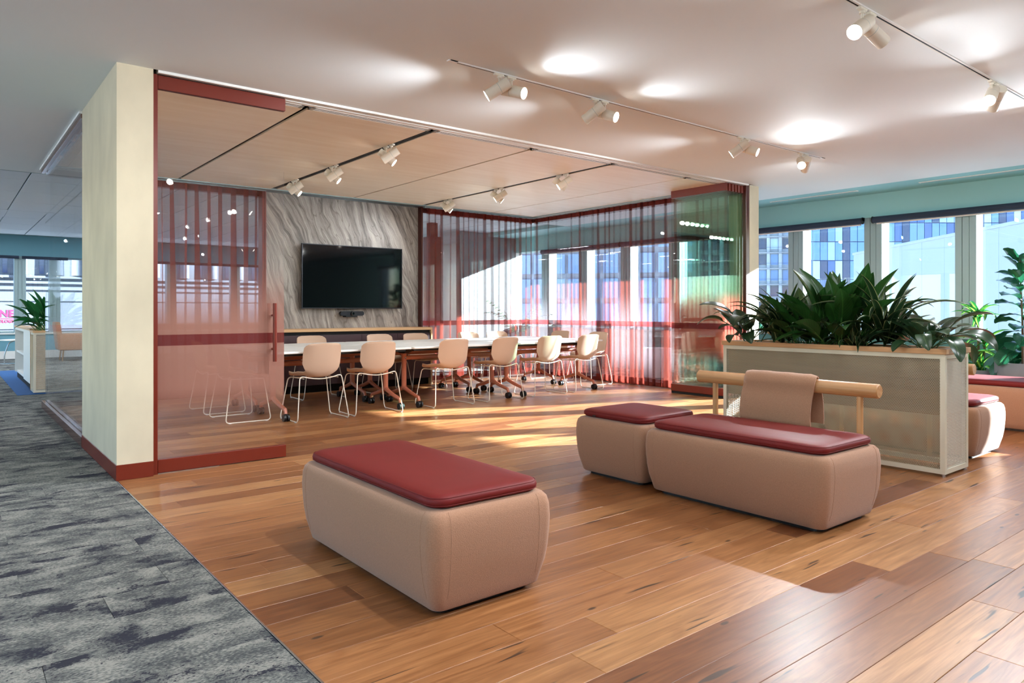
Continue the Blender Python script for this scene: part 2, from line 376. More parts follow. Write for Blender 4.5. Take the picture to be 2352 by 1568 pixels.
M['oak'] = wood('oak_veneer', srgb(196, 150, 102), srgb(222, 182, 134), 0, 0.45, 26)
M['oaky'] = wood('oak_turned', srgb(172, 122, 78), srgb(204, 156, 108), 1, 0.42, 34)
M['oakz'] = wood('oak_post', srgb(172, 122, 78), srgb(202, 154, 106), 2, 0.42, 34)
M['troughwood'] = wood('planter_trough_wood', srgb(120, 88, 58), srgb(150, 112, 78), 1, 0.6, 20)
M['plum'] = P('aubergine_laminate', srgb(66, 44, 48), 0.5)
M['stone'] = stone_mat('grey_veined_stone')
M['screen'] = P('tv_screen', srgb(6, 7, 10), 0.05, spec=0.45)
M['bezel'] = P('tv_bezel', srgb(46, 48, 54), 0.3, metal=0.6)
M['felt'] = P('beige_pink_felt', srgb(166, 124, 98), 0.95, noise=0.24, nscale=210, bump=0.7, bscale=300, spec=0.15, sheen=0.25)
M['leather'] = P('oxblood_leather', srgb(110, 29, 28), 0.5, noise=0.12, nscale=5, bump=0.10, bscale=500, spec=0.22)
M['shell'] = P('beige_chair_fabric', srgb(206, 176, 152), 0.85, noise=0.06, nscale=300, bump=0.2, bscale=500, sheen=0.15, spec=0.2)
M['tabletop'] = P('white_laminate', srgb(232, 234, 230), 0.3)
M['chrome'] = P('steel', srgb(200, 200, 200), 0.25, metal=1.0)
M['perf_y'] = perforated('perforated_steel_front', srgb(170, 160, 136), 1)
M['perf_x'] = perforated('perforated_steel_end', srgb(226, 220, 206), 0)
M['soil'] = P('potting_soil', srgb(50, 38, 30), 1.0, noise=0.4, nscale=60)
M['concrete'] = P('grey_concrete_pot', srgb(108, 114, 120), 0.8, noise=0.08, nscale=12)
M['potwhite'] = P('white_pot', srgb(226, 226, 232), 0.4)
M['lamp'] = emit_mat('lamp_lens', (1.0, 0.94, 0.84), 30.0)
M['tubelight'] = emit_mat('linear_light', (0.86, 0.94, 1.0), 60.0)
M['tile'] = P('mineral_ceiling_tile', srgb(226, 230, 236), 0.9, noise=0.02, nscale=80)
M['lily'] = leaf_mat('lily_leaf', srgb(30, 66, 26), srgb(66, 110, 50), 'vein')
M['lilylight'] = leaf_mat('lily_leaf_bright', srgb(26, 96, 48), srgb(90, 160, 90), 'vein')
M['rubber'] = leaf_mat('rubber_leaf', srgb(30, 54, 34), srgb(76, 100, 60), 'vein', 0.28)
M['drac'] = leaf_mat('striped_leaf', srgb(26, 52, 28), srgb(160, 162, 112), 'edge')
M['dracl'] = leaf_mat('lime_striped_leaf', srgb(30, 110, 46), srgb(172, 214, 92), 'mid')
M['fig'] = leaf_mat('fig_leaf', srgb(24, 84, 58), srgb(70, 140, 84), 'vein', 0.35)
M['palm'] = leaf_mat('palm_leaf', srgb(60, 108, 66), srgb(120, 160, 100), 'plain')
M['stem'] = P('plant_stem', srgb(70, 82, 46), 0.7)
M['trunk'] = P('plant_trunk', srgb(96, 78, 60), 0.9, noise=0.2)

# ------------------------------------------------------------------ structure: floors
CZ = 2.82
def slab(name, boxes, mat, label):
    mb = MB()
    for b in boxes: mb.box(*b)
    return struct(name, mb, mat, label)
timber = slab('floor', [(0.915, 10.5, -7, 5.45, -0.2, -0.0145), (0.95, 8.42, 5.45, 10.0, -0.2, -0.0145)], M['slot'], 'warm timber plank floor of lounge and meeting room')
carp = slab('floor_carpet', [(-6, 0.912, -7, 20.5, -0.2, -0.0125), (0.912, 10.5, 10.0, 20.5, -0.2, -0.0125), (8.42, 10.5, 5.45, 10.0, -0.2, -0.0125)], M['slot'], 'grey streaked carpet tile floor of the office')

Fv = Vector((math.sin(math.radians(38.66)), math.cos(math.radians(38.66)), 0)); Rv = Vector((Fv.y, -Fv.x, 0))
def proj(x, y, z):
    p = Vector((x, y, z-1.15)); w = p.dot(Fv)
    if w < 0.2: return None
    return (1176+1633*p.dot(Rv)/w, 712-1633*p.z/w, w)
def vis_area(x0, x1, y0, y1):
    n = 0; ws = 0.0
    for i in range(5):
        for j in range(3):
            q = proj(x0+(x1-x0)*(i+.5)/5, y0+(y1-y0)*(j+.5)/3, 0)
            if q and 0 <= q[0] <= 2352 and 0 <= q[1] <= 1568: n += 1; ws += 1/q[2]**3
    return ws/15*(x1-x0)*(y1-y0)
PW = 0.1685; planks = []; rp = random.Random(11)
y = 5.45 - 74*PW
while y < 10.0:
    lo, hi = (0.918, 10.48) if y+PW < 5.5 else (0.97, 8.40)
    x = lo - rp.uniform(0.1, 2.0)
    while x < hi:
        L = rp.choice((1.2, 1.5, 1.8, 1.8, 2.1, 2.1, 2.4)); a, b = max(x, lo), min(x+L, hi)
        if b-a > 0.02: planks.append((vis_area(a, b, y, y+PW), a, b, y))
        x += L
    y += PW
planks.sort(key=lambda t: -t[0])
pm = MB().box(0, 1, 0, PW-0.0012, -0.014, 0, 0.0012).mesh('plank'); pm.materials.append(M['plank'])
rest = MB()
for k, (A, a, b, y) in enumerate(planks):
    if k < 285 and A > 0:
        o = link('plank', pm, None, timber, (a, y, 0)); o.scale = (b-a-0.0012, 1, 1)
    else: rest.box(a, b-0.0012, y, y+PW-0.0012, -0.014, 0)
o = put('plank_run', rest, M['plank'], timber); o['kind'] = 'stuff'
# carpet planks
ct = []; rc = random.Random(5); y = 1.0
row = 0
while y < 20.5:
    x = -6 + rc.choice((0, .25, .5, .75))
    while x < 10.5:
        a, b = max(x, -6), x+1.0
        segs = []
        if y < 10.0:
            segs.append((a, min(b, 0.910)))
            if y > 5.45: segs.append((max(a, 8.43), min(b, 10.5)))
        else: segs.append((a, min(b, 10.5)))
        for a1, b1 in segs:
            if b1-a1 > 0.01: ct.append((vis_area(a1, b1, y, y+.25), a1, b1, y))
        x += 1.0
    y += 0.25
ct.sort(key=lambda t: -t[0])
cm = MB().box(0, 1, 0, 0.249, -0.012, 0.0, 0.0015).mesh('carpet_tile'); cm.materials.append(M['carpet'])
rest = MB()
for k, (A, a, b, y) in enumerate(ct):
    if k < 270 and A > 0:
        o = link('carpet_tile', cm, None, carp, (a, y, 0)); o.scale = (b-a-0.001, 1, 1)
    else: rest.box(a, b, y, y+.25, -0.012, 0.0)
rest.box(-6, .91, -7, 1.0, -0.012, 0)
o = put('carpet_run', rest, M['carpet'], carp); o['kind'] = 'stuff'
struct('trim_1', MB().box(0.9095, 0.9175, -7, 5.385, -0.01, 0.0035, 0.001), M['chrome'], 'thin metal strip where carpet meets timber floor')

# ------------------------------------------------------------------ structure: ceilings
slab('ceiling', [(-6, 9.70, -7, 5.40, CZ, CZ+.1), (-6, 0.93, 5.40, 10.4, CZ, CZ+.1), (0.93, 9.70, 10.02, 10.4, CZ, CZ+.1), (8.44, 9.70, 5.40, 10.02, CZ, CZ+.1)], M['plaster'], 'smooth white plaster ceiling of the lounge')
slab('ceiling_slab', [(-6.2, 10.9, -7.3, 20.9, 3.2, 3.4)], M['white'], 'hidden slab added above the ceilings against light leaks')  # unseen cover, added so sky light can't leak through the ceiling gaps
soff = slab('ceiling_soffit', [(9.705, 10.48, -7, 13.0, CZ+.004, CZ+.1)], M['teal'], 'teal painted ceiling strip along the window wall')
for yy in (7.0, 4.75, 2.6, 0.4):
    put('air_slot', MB().box(9.98, 10.03, yy, yy+1.35, CZ-.004, CZ+.01, .002), M['white'], soff)
    put('air_slot', MB().box(10.0, 10.01, yy+.02, yy+1.33, CZ-.006, CZ), M['alu'], soff)
# plywood ceiling of the meeting room
plyc = slab('ceiling_meeting', [(0.95, 8.44, 5.40, 10.02, 2.90, 2.92)], M['slot'], 'plywood panelled ceiling of the meeting room')
PX = [1.12, 2.32, 3.52, 4.715, 5.91, 7.24, 8.36]; gaps = [.004, .02, .04, .014, .036, .009, .004]
for i in range(6):
    for (ya, yb) in ((5.625, 7.598), (7.602, 9.60)):
        put('plywood_panel', MB().box(PX[i]+gaps[i], PX[i+1]-gaps[i+1], ya, yb, 2.80, 2.818, .0015), M['ply'], plyc)
put('plywood_panel', MB().box(0.96, PX[0]-.004, 5.625, 9.60, 2.80, 2.818), M['ply'], plyc)
put('edge_trim', MB().box(0.96, 8.2, 9.602, 9.64, 2.79, 2.82), M['alu'], plyc)
put('edge_trim', MB().box(8.16, 8.2, 6.3, 9.64, 2.79, 2.82), M['alu'], plyc)
# head track of the folding wall + slot diffusers
ht = empty('trim_2', 'white ceiling track of the folding glass wall with dark grooves', 'trim', (0, 0, 0), kind='structure')
for (ya, yb, mt, z0) in ((5.40, 5.425, 'white', 2.802), (5.425, 5.437, 'slot', 2.8035), (5.437, 5.478, 'white', 2.806), (5.478, 5.486, 'slot', 2.8075), (5.486, 5.535, 'white', 2.802)):
    put('track_strip', MB().box(1.17, 8.34, ya, yb, z0, 2.84), M[mt], ht)
for i in range(6):
    d = empty('slot_diffuser', ['', 'first', 'second', 'third', 'fourth', 'fifth'][i] + ' white air diffuser with two dark slots along the plywood ceiling edge' if i else 'white air diffuser with two dark slots beside the glass door head', 'air vent', (0, 0, 0), group='slot diffusers above the folding wall')
    a, b = PX[i]+.03, PX[i+1]-.03
    put('frame', MB().box(a, b, 5.537, 5.555, 2.80, 2.83).box(a, b, 5.571, 5.585, 2.80, 2.83).box(a, b, 5.601, 5.62, 2.80, 2.83).box(a, a+.03, 5.537, 5.62, 2.80, 2.83).box(b-.03, b, 5.537, 5.62, 2.80, 2.83), M['white'], d)
    put('slot', MB().box(a+.03, b-.03, 5.555, 5.571, 2.8015, 2.83).box(a+.03, b-.03, 5.585, 5.601, 2.8015, 2.83), M['slot'], d)
# mineral tile ceiling of the office behind
tc_ = slab('ceiling_office', [(-6, 10.5, 10.4, 20.5, 2.93, 2.95), (-6, 10.5, 10.38, 10.42, 2.82, 2.95)], M['alu'], 'suspended mineral tile ceiling of the office behind')
tm = MB().box(0, .582, 0, 1.182, 2.905, 2.925, .004).mesh('ceiling_tile'); tm.materials.append(M['tile'])
tl = []
for i in range(-11, 17):
    for j in range(9):
        x0, y0 = 0.29+.6*i, 10.42+1.2*j
        if -6 < x0 and x0+.6 < 10.5 and y0+1.2 < 21:
            vis = 0
            for fx in (.2, .5, .8):
                q = proj(x0+.6*fx, y0+.6, 2.9); vis += bool(q and -120 < q[0] < 1750)
            tl.append((x0, y0, vis))
LN = {(0, 4): 'linear ceiling light above the shelf unit with the peace lilies', (0, 6): 'linear ceiling light over the side table by the far window', (-4, 3): 'linear ceiling light mirrored nearest in the glass wall', (-4, 6): 'linear ceiling light mirrored farther back in the glass wall',
 (4, 3): 'nearer linear ceiling light behind the curtain left of the stone wall', (4, 6): 'farther linear ceiling light behind the curtain left of the stone wall', (8, 3): 'linear ceiling light hidden behind the stone wall', (12, 3): 'linear ceiling light beyond the short curtain and red column', (-8, 4): 'linear ceiling light along the office window side', (12, 6): 'linear ceiling light near the far right office corner'}
LIGHTS = set(LN)
rest = MB()
for (x0, y0, vis) in tl:
    i, j = round((x0-.29)/.6), round((y0-10.42)/1.2)
    if (i, j) in LIGHTS: continue
    if vis: link('ceiling_tile', tm, None, tc_, (x0, y0, 0))
    else: rest.box(x0, x0+.594, y0, min(y0+1.194, 20.5), 2.905, 2.925)
o = put('ceiling_tile_run', rest, M['tile'], tc_); o['kind'] = 'stuff'
for n, (i, j) in enumerate(sorted(LIGHTS)):
    x0, y0 = .29+.6*i, 10.42+1.2*j
    l = empty('ceiling_light', LN[(i, j)], 'ceiling light', (x0+.3, y0+.6, 2.9), group='linear lights in the office ceiling')
    put('housing', MB().box(-.297, -.07, -.597, .597, .004, .03).box(.07, .297, -.597, .597, .004, .03).box(-.07, .07, -.597, .597, .02, .03), M['tile'], l)
    put('diffuser', MB().box(-.068, .068, -.57, .57, .006, .02), M['tubelight'], l)

# ------------------------------------------------------------------ structure: facades
def facade(side, label, org, ang, L, sill, head, top, start, pitch, mw, wallm, bulkm, sillm, blind=None, skirt=0.0):
    """local x along the wall, local y outwards"""
    w = struct('wall_'+side, MB().box(0, L, 0, .3, 0, sill).box(0, L, -.02 if blind else 0, .3, head, top), wallm, label, loc=org, rz=ang)
    if bulkm is not wallm:
        put('bulkhead', MB().box(0, L, -.025, -.015, head-.002, top), bulkm, w)
    put('sill', MB().box(0, L, -.03, .3, sill, sill+.035, .004), sillm, w)
    if skirt: put('skirting', MB().box(0, L, -.015, 0, 0, skirt), M['white'], w)
    x = start; n = 0
    rot = Matrix.Rotation(ang, 4, 'Z')
    me = MB().box(-mw/2, -mw/6-.003, .01, .24, sill+.035, head).box(-mw/6+.003, mw/6-.003, .014, .24, sill+.035, head).box(mw/6+.003, mw/2, .01, .24, sill+.035, head).box(-mw/2+.01, mw/2-.01, .03, .2, sill+.035, head).mesh('mullion'); me.materials.append(M['alu'])
    ge = MB().box(mw/2, pitch-mw/2, .17, .182, sill+.07, head-.03).mesh('pane'); ge.materials.append(M['winglass'])
    fe = MB().box(mw/2, pitch-mw/2, .14, .21, sill+.035, sill+.07).box(mw/2, pitch-mw/2, .14, .21, head-.03, head).mesh('frame'); fe.materials.append(M['alu'])
    while x < L:
        e = empty(f'window_{side}', f'tall aluminium framed window in the {side} facade', 'window', Vector(org) + rot @ Vector((x, 0, 0)), ang, group=f'windows of the {side} facade', kind='structure')
        link('mullion', me, None, e); link('frame', fe, None, e); link('pane', ge, None, e)
        x += pitch; n += 1
    return w
# right facade along +Y at x=10.5: local x = -Y direction (ang -90 => local y outward = +X)
facade('right', 'teal window wall with deep bulkhead above the windows', (10.5, 12.98, 0), -PI/2, 13.0, .765, 2.49, CZ+.05, 12.98-(3.58+1.195*7), 1.195, .25, M['tealdark'], M['teal'], M['alu'], blind=True)
facade('back', 'blue grey window wall at the far end of the office', (-6, 20.5, 0), 0, 16.5, .575, 2.43, 2.93, 1.43+6-1.67*4, 1.67, .23, M['bluegrey'], M['bluegrey'], M['white'], skirt=.185)
facade('left', 'office window wall on the carpet side', (-6, -7, 0), PI/2, 27.5, .6, 2.45, CZ+.1, .2, 2.4, .2, M['white'], M['white'], M['white'])
struct('wall_front', MB().box(-6, 10.5, -7.2, -7, 0, CZ+.1), M['white'], 'plain white wall behind the viewpoint')
struct('wall_right_sunblock', MB().box(10.5, 10.8, -7, -.02, 0, CZ+.08), M['teal'], 'unseen solid teal wall added to keep sun off the foreground')  # out-of-view wall put here to block sun patches on the near floor
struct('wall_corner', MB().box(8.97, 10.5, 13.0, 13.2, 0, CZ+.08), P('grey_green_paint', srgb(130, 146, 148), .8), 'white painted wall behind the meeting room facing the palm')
struct('wall_far_right', MB().box(10.5, 10.7, 13.0, 20.5, 0, 2.95), M['white'], 'plain white end wall of the office beyond the palm')
for k, (a, b, lab) in enumerate(((4.88, 7.16, 'navy roller blind rolled up above the window beside the plaster pier'), (2.46, 4.72, 'navy roller blind rolled up above the windows facing the white wall'), (7.24, 9.55, 'navy roller blind seen through the red curtain'), (9.62, 11.93, 'navy roller blind seen through the far end of the red curtain'), (.06, 2.36, 'navy roller blind beyond the fiddle leaf fig'))):
    b_ = empty('roller_blind', lab, 'blind', (10.40, (a+b)/2, 2.44), group='rolled up navy blinds')
    h = (b-a)/2
    put('roll', MB().cyl((0, -h, 0), (0, h, 0), .045, n=20), M['navy'], b_)
    put('hem_bar', MB().box(.03, .045, -h+.03, h-.03, -.062, -.03, .003), M['white'], b_)
    for q in (-1, 1):
        k_ = put('bracket', MB().cyl((0, q*h, 0), (0, q*(h+.012), 0), .05, n=16), M['black'], b_)
        put('bracket_arm', MB().box(-.02, .06, q*(h+.006), q*(h+.012), 0, .05), M['black'], k_)
for k, (a, b) in enumerate(((-.5, 1.4), (1.46, 4.7), (4.76, 8.0))):
    put_b = empty('roller_blind', ['navy roller blind on the far window beyond the carpet', 'navy roller blind on the far window beside the glass edge', 'navy roller blind on the far windows behind the stone wall'][k], 'blind', ((a+b)/2, 20.43, 2.40), group='rolled up navy blinds')
    h = (b-a)/2
    put('roll', MB().cyl((-h, 0, 0), (h, 0, 0), .035, n=16), M['navy'], put_b)

# ------------------------------------------------------------------ structure: meeting room shell
pier = struct('wall_pier', MB().box(0.912, 1.138, 5.40, 6.92, .105, CZ), M['venetian'], 'limewashed cream plaster pier beside the glass door')
pb = put('baseboard', MB().box(0.908, 1.138, 5.396, 6.92, 0, .105, .002), M['rust'], pier)
struct('wall_nib', MB().box(8.405, 8.62, 5.43, 5.75, 0, CZ), M['venetian'], 'narrow cream plaster pier beside the folded glass panels')
# door
door = empty('door_1', 'glass pivot door with rust red rails and pink gradient film', 'door', (1.165, 5.47, 0), kind='structure')
put('post', MB().box(-.025, .008, -.035, .035, 0, 2.80, .002), M['rust'], door)
put('top_rail', MB().box(.012, .925, -.022, .022, 2.705, 2.80, .002), M['rust'], door)
put('top_gap', MB().box(.012, .925, -.012, .012, 2.80, 2.815), M['slot'], door)
put('bottom_rail', MB().box(.012, .93, -.022, .022, .006, .098, .002), M['rust'], door)
put('floor_plate', MB().box(.012, .42, -.03, .03, 0.0005, .006), M['chrome'], door)
put('pane', MB().box(.014, .92, -.006, .006, .098, 2.705), M['film'], door)
h = put('handle', MB().cyl((.826, -.065, .755), (.826, -.065, 1.203), .0155, n=20), M['rust'], door)
for zz in (.85, 1.11): put('standoff', MB().cyl((.826, -.065, zz), (.826, -.006, zz), .008, n=12), M['rust'], h)
h2 = put('handle', MB().cyl((.826, .065, .755), (.826, .065, 1.203), .0155, n=20), M['rust'], door)
for zz in (.85, 1.11): put('standoff', MB().cyl((.826, .006, zz), (.826, .065, zz), .008, n=12), M['rust'], h2)
# left glass wall
lw = empty('window_1', 'frameless glass wall of the meeting room facing the carpet', 'glass wall', (0.95, 6.92, 0), kind='structure')
put('floor_channel', MB().box(-.045, -.012, 0, 3.1, 0, .085, .002).box(.012, .045, 0, 3.1, 0, .085, .002).box(-.012, .012, 0, 3.1, 0, .06), M['channel'], lw)
put('head_channel', MB().box(-.045, -.012, 0, 3.1, 2.76, 2.80, .002).box(.012, .045, 0, 3.1, 2.76, 2.80, .002).box(-.012, .012, 0, 3.1, 2.77, 2.80), M['channel'], lw)
put('head_trim', MB().box(-.06, -.02, 0, 3.12, 2.80, 2.82), M['white'], lw)
put('jamb', MB().box(-.03, .03, 0, .02, .085, 2.73), M['rustdark'], lw)
for (a, b) in ((.02, .75), (.753, 1.55), (1.553, 2.33), (2.333, 3.1)):
    put('pane', MB().box(-.006, .006, a, b, .08, 2.75), M['glass'], lw)
# back wall: stone and film glass
struct('wall_stone', MB().box(-1.235, 1.235, 0, .1, -1.4, 1.4), M['stone'], 'grey veined stone wall behind the television', loc=(4.745, 9.90, 1.4))
for n, (a, b, lab) in enumerate(((.96, 3.50, 'glazed back wall behind the red curtain left of the stone'), (5.985, 8.42, 'glazed back wall behind the red curtain right of the stone'))):
    g = empty(f'window_{n+2}', lab, 'glass wall', (a, 10.0, 0), kind='structure'); L = b-a
    put('bottom_rail', MB().box(0, L, -.02, .02, 0, .06), M['rustdark'], g); put('head_rail', MB().box(0, L, -.02, .02, 2.74, 2.82), M['rustdark'], g)
    k = 3
    for i in range(k): put('pane', MB().box(L*i/k+.004, L*(i+1)/k-.004, -.006, .006, .06, 2.74), M['filmback'], g)
struct('trim_3', MB().box(5.98, 6.01, 9.80, 10.02, 0, 2.80), M['rustdark'], 'dark red jamb at the right edge of the stone wall')
struct('trim_4', MB().box(3.455, 3.51, 9.86, 10.02, 0, 2.80), M['rust'], 'red jamb at the left edge of the stone wall')
g = empty('window_4', 'glazed side wall behind the long red curtain', 'glass wall', (8.43, 5.75, 0), kind='structure')
put('bottom_rail', MB().box(-.02, .02, 0, 4.27, 0, .06), M['rustdark'], g); put('head_rail', MB().box(-.02, .02, 0, 4.27, 2.74, 2.82), M['rustdark'], g)
for i in range(5): put('pane', MB().box(-.006, .006, 4.25*i/5+.004, 4.25*(i+1)/5-.004, .06, 2.74), M['filmback'], g)
# folded glass panels
for i in range(6):
    x = 7.925+.07*i
    p = empty('folding_glass_panel', ('outermost folded glass panel with red film band beside the planter', 'second folded glass panel of the stack', 'third folded glass panel of the stack', 'fourth folded glass panel of the stack', 'fifth folded glass panel of the stack', 'last folded glass panel next to the plaster pier')[i], 'glass panel', (x, 5.45, 0), group='folded glass wall panels')
    put('pane', MB().box(-.006, .006, .0, .895, .12, 2.72), M['filmstack'], p)
    put('top_rail', MB().box(-.024, .024, .005, .89, 2.70, 2.80, .002), M['rust'], p)
    put('bottom_rail', MB().box(-.024, .024, .005, .89, .035, .13, .002), M['rust'], p)
    put('floor_seal', MB().box(-.012, .012, .005, .89, 0.0, .035), M['slot'], p)
struct('trim_5', MB().box(8.325, 8.40, 5.43, 5.50, 0, 2.82, .003), M['rustdark'], 'dark red end post behind the folded glass panels')

# ------------------------------------------------------------------ curtains
def curtain(name, label, loc, rz, L, seed, top=2.79, n_dense=1.0):
    c = empty(name, label, 'curtain', loc, rz, group='sheer red curtains of the meeting room')
    r = random.Random(seed); zs = [0.015, .12, .6, 1.2, 1.9, 2.45, 2.69]; levels = len(zs)
    cols = []   # each column: list of (x,y) per level
    x = 0.0
    while x < L-.03:
        flat = r.uniform(.06, .15)*n_dense; w0 = r.choice((.010, .014, .02, .03, .05, .065)); dep = r.uniform(.03, .05)
        ws, dx = [], []
        wa, wb = w0*r.uniform(.7, 2.0), w0*r.uniform(.6, 1.0); drift = r.uniform(-.02, .02)
        for z in zs:
            t = z/2.7; ws.append(wa*(1-t)+wb*t); dx.append(drift*(1-t)**1.3)
        bow = r.uniform(-.012, .012)
        xs = x + flat
        cols.append([(x+flat*.45+dx[k]*.5, -.012+bow) for k in range(levels)])
        for q in range(5):
            cols.append([(xs + dx[k] + (ws[k] if q % 2 else 0) + .001*q, -dep/2+dep*q/4) for k in range(levels)])
        x = xs + w0 + .002
    mb = MB()
    def sheet(z0i, z1i, zz=None, off=0.0):
        rows = []
        for k in range(z0i, z1i):
            rows.append([(min(max(cx[k][0], 0), L), cx[k][1]+off, (zs if zz is None else zz)[k]) for cx in cols])
        return rows
    mb.rings(sheet(0, levels), False, (False, False)); put('voile', mb, M['sheer'], c, sharp=180)
    hd = MB(); rows = sheet(levels-1, levels)
    hd.rings([rows[0], [(a, b, top) for a, b, _ in rows[0]]], False, (False, False)); put('header_tape', hd, M['sheertape'], c, sharp=180)
    hm = MB().rings(sheet(0, 2, None, .003), False, (False, False)); put('hem', hm, M['sheertape'], c, sharp=180)
    put('rail', MB().box(0, L, -.02, .02, top, top+.02), M['alu'], c)
    return c
curtain('curtain', 'sheer red curtain seen through the glass door', (1.62, 9.80, 0), 0, 1.86, 3)
curtain('curtain', 'short sheer red curtain between stone wall and room corner', (6.02, 9.78, 0), 0, 2.26, 9, n_dense=.85)
curtain('curtain', 'long sheer red curtain along the side wall beside the folded panels', (8.30, 9.76, 0), -PI/2, 4.1, 21, n_dense=.75)

# ------------------------------------------------------------------ meeting room furniture
cr = empty('credenza', 'low aubergine credenza with oak top under the television', 'credenza', (3.57, 9.45, 0))
W = 2.38
put('top', MB().box(-.01, W+.015, -.01, .44, .845, .885, .003), M['oak'], cr)
put('end_panel', MB().box(W-.015, W+.015, -.01, .44, 0, .845, .002), M['oak'], cr)
put('end_panel', MB().box(-.01, .015, -.01, .44, 0, .845, .002), M['oak'], cr)
put('carcass', MB().box(.015, W-.015, .025, .43, .1, .845), M['slot'], cr)
put('toe_kick', MB().box(.015, W-.015, .07, .09, 0, .1), M['slot'], cr)
for i in range(4):
    a, b = .018+i*(W-.036)/4, .018+(i+1)*(W-.036)/4
    d = put('door', MB().box(a+.002, b-.002, 0, .02, .105, .80, .0015), M['plum'], cr)
tv = empty('television', 'large black flat screen television on the stone wall', 'television', (4.81, 9.80, 1.64))
put('back_cover', MB().box(-.79, .79, .015, .06, -.44, .44, .01), M['black'], tv)
put('bezel', MB().box(-.815, -.803, -.012, .02, -.468, .468, .002).box(.803, .815, -.012, .02, -.468, .468, .002).box(-.803, .803, -.012, .02, .456, .468, .002).box(-.803, .803, -.012, .02, -.468, -.452, .002), M['bezel'], tv)
put('screen', MB().box(-.804, .804, -.006, .018, -.453, .457), M['screen'], tv)
put('wall_mount', MB().box(-.3, .3, .06, .098, -.2, .2), M['black'], tv)
vb = empty('conference_camera', 'small grey conference camera bar under the television', 'camera', (4.765, 9.82, 1.10))
put('bar', MB().rings([rrect(0, 0, .19-d, .034-d*.3, .034-d*.3, 6, 0) for d in (0,)]+[rrect(0, 0, .19, .034, .034, 6, .06)], True).xf(Matrix.Rotation(PI/2, 4, 'X')), M['bezel'], vb)
put('lens', MB().cyl((0, -.062, 0), (0, -.092, 0), .036, .03, 20), M['black'], vb)
put('lens_glass', MB().cyl((0, -.092, 0), (0, -.094, 0), .018, n=16), M['screen'], vb)
put('mount', MB().box(-.09, .09, -.03, .07, -.055, -.034), M['black'], vb)

def make_table():
    t = empty('flip_top_table', 'x', 'table', group='white flip top tables pushed together')
    W, D = 1.62, .875
    put('tabletop', MB().rings([rrect(W/2, 0, W/2-e, D/2-e, .03, 4, z) for e, z in ((.004, .698), (0, .702), (0, .718), (.003, .722))]), M['tabletop'], t)
    put('under_frame', MB().box(.05, W-.05, -.37, -.33, .672, .698).box(.05, W-.05, .33, .37, .672, .698), M['black'], t)
    put('cross_beam', MB().cyl((.15, 0, .57), (1.515, 0, .57), .028, n=14), M['terra'], t)
    put('upper_beam', MB().cyl((.15, .06, .635), (1.515, .06, .635), .017, n=12), M['terra'], t)
    for x in (.145, 1.52):
        l = put('leg', MB().cyl((x, 0, .20), (x, 0, .63), .031, .031, 16).tube([(x, 0, .22), (x, -.05, .195), (x, -.17, .155), (x, -.325, .118), (x, -.34, .075)], lambda q: .028-.010*q, 8).tube([(x, 0, .22), (x, .05, .195), (x, .17, .155), (x, .325, .118), (x, .34, .075)], lambda q: .028-.010*q, 8), M['terra'], t)
        put('bracket', MB().rings([[(x-.03, -.05, .625), (x+.03, -.05, .625), (x+.03, .05, .625), (x-.03, .05, .625)], [(x-.05, -.16, .672), (x+.05, -.16, .672), (x+.05, .16, .672), (x-.05, .16, .672)], [(x-.05, -.16, .698), (x+.05, -.16, .698), (x+.05, .16, .698), (x-.05, .16, .698)]], True, smooth=False), M['black'], t)
        put('bolt', MB().cyl((x, -.04, .57), (x, .04, .57), .010, n=10), M['chrome'], t)
        for s in (-1, 1):
            c = put('caster', MB().cyl((x-.030, s*.345, .037), (x-.008, s*.345, .037), .037, n=18).cyl((x+.008, s*.345, .037), (x+.030, s*.345, .037), .037, n=18).cyl((x-.012, s*.345, .037), (x+.012, s*.345, .037), .018, n=12).box(x-.009, x+.009, s*.345-.03, s*.345+.02, .05, .08, .004), M['black'], t)
            put('hub', MB().cyl((x-.032, s*.345, .037), (x+.032, s*.345, .037), .012, n=10), M['bezel'], c)
    return t
tb = make_table(); TA = math.atan(.03)
names = ['near white table at the glass door end', 'near white table in the middle of the row', 'near white table at the curtain end of the row', 'far white table at the glass door end', 'far white table in the middle of the row', 'far white table at the curtain end of the row']
for k in range(6):
    i, j = k % 3, k//3
    loc = (2.61+1.63*i, 7.535+.885*j+.03*1.63*i, 0)
    if k == 0: tb.location = loc; tb.rotation_euler = (0, 0, TA); tb['label'] = names[0]
    else: copy_tree(tb, loc, TA, names[k])

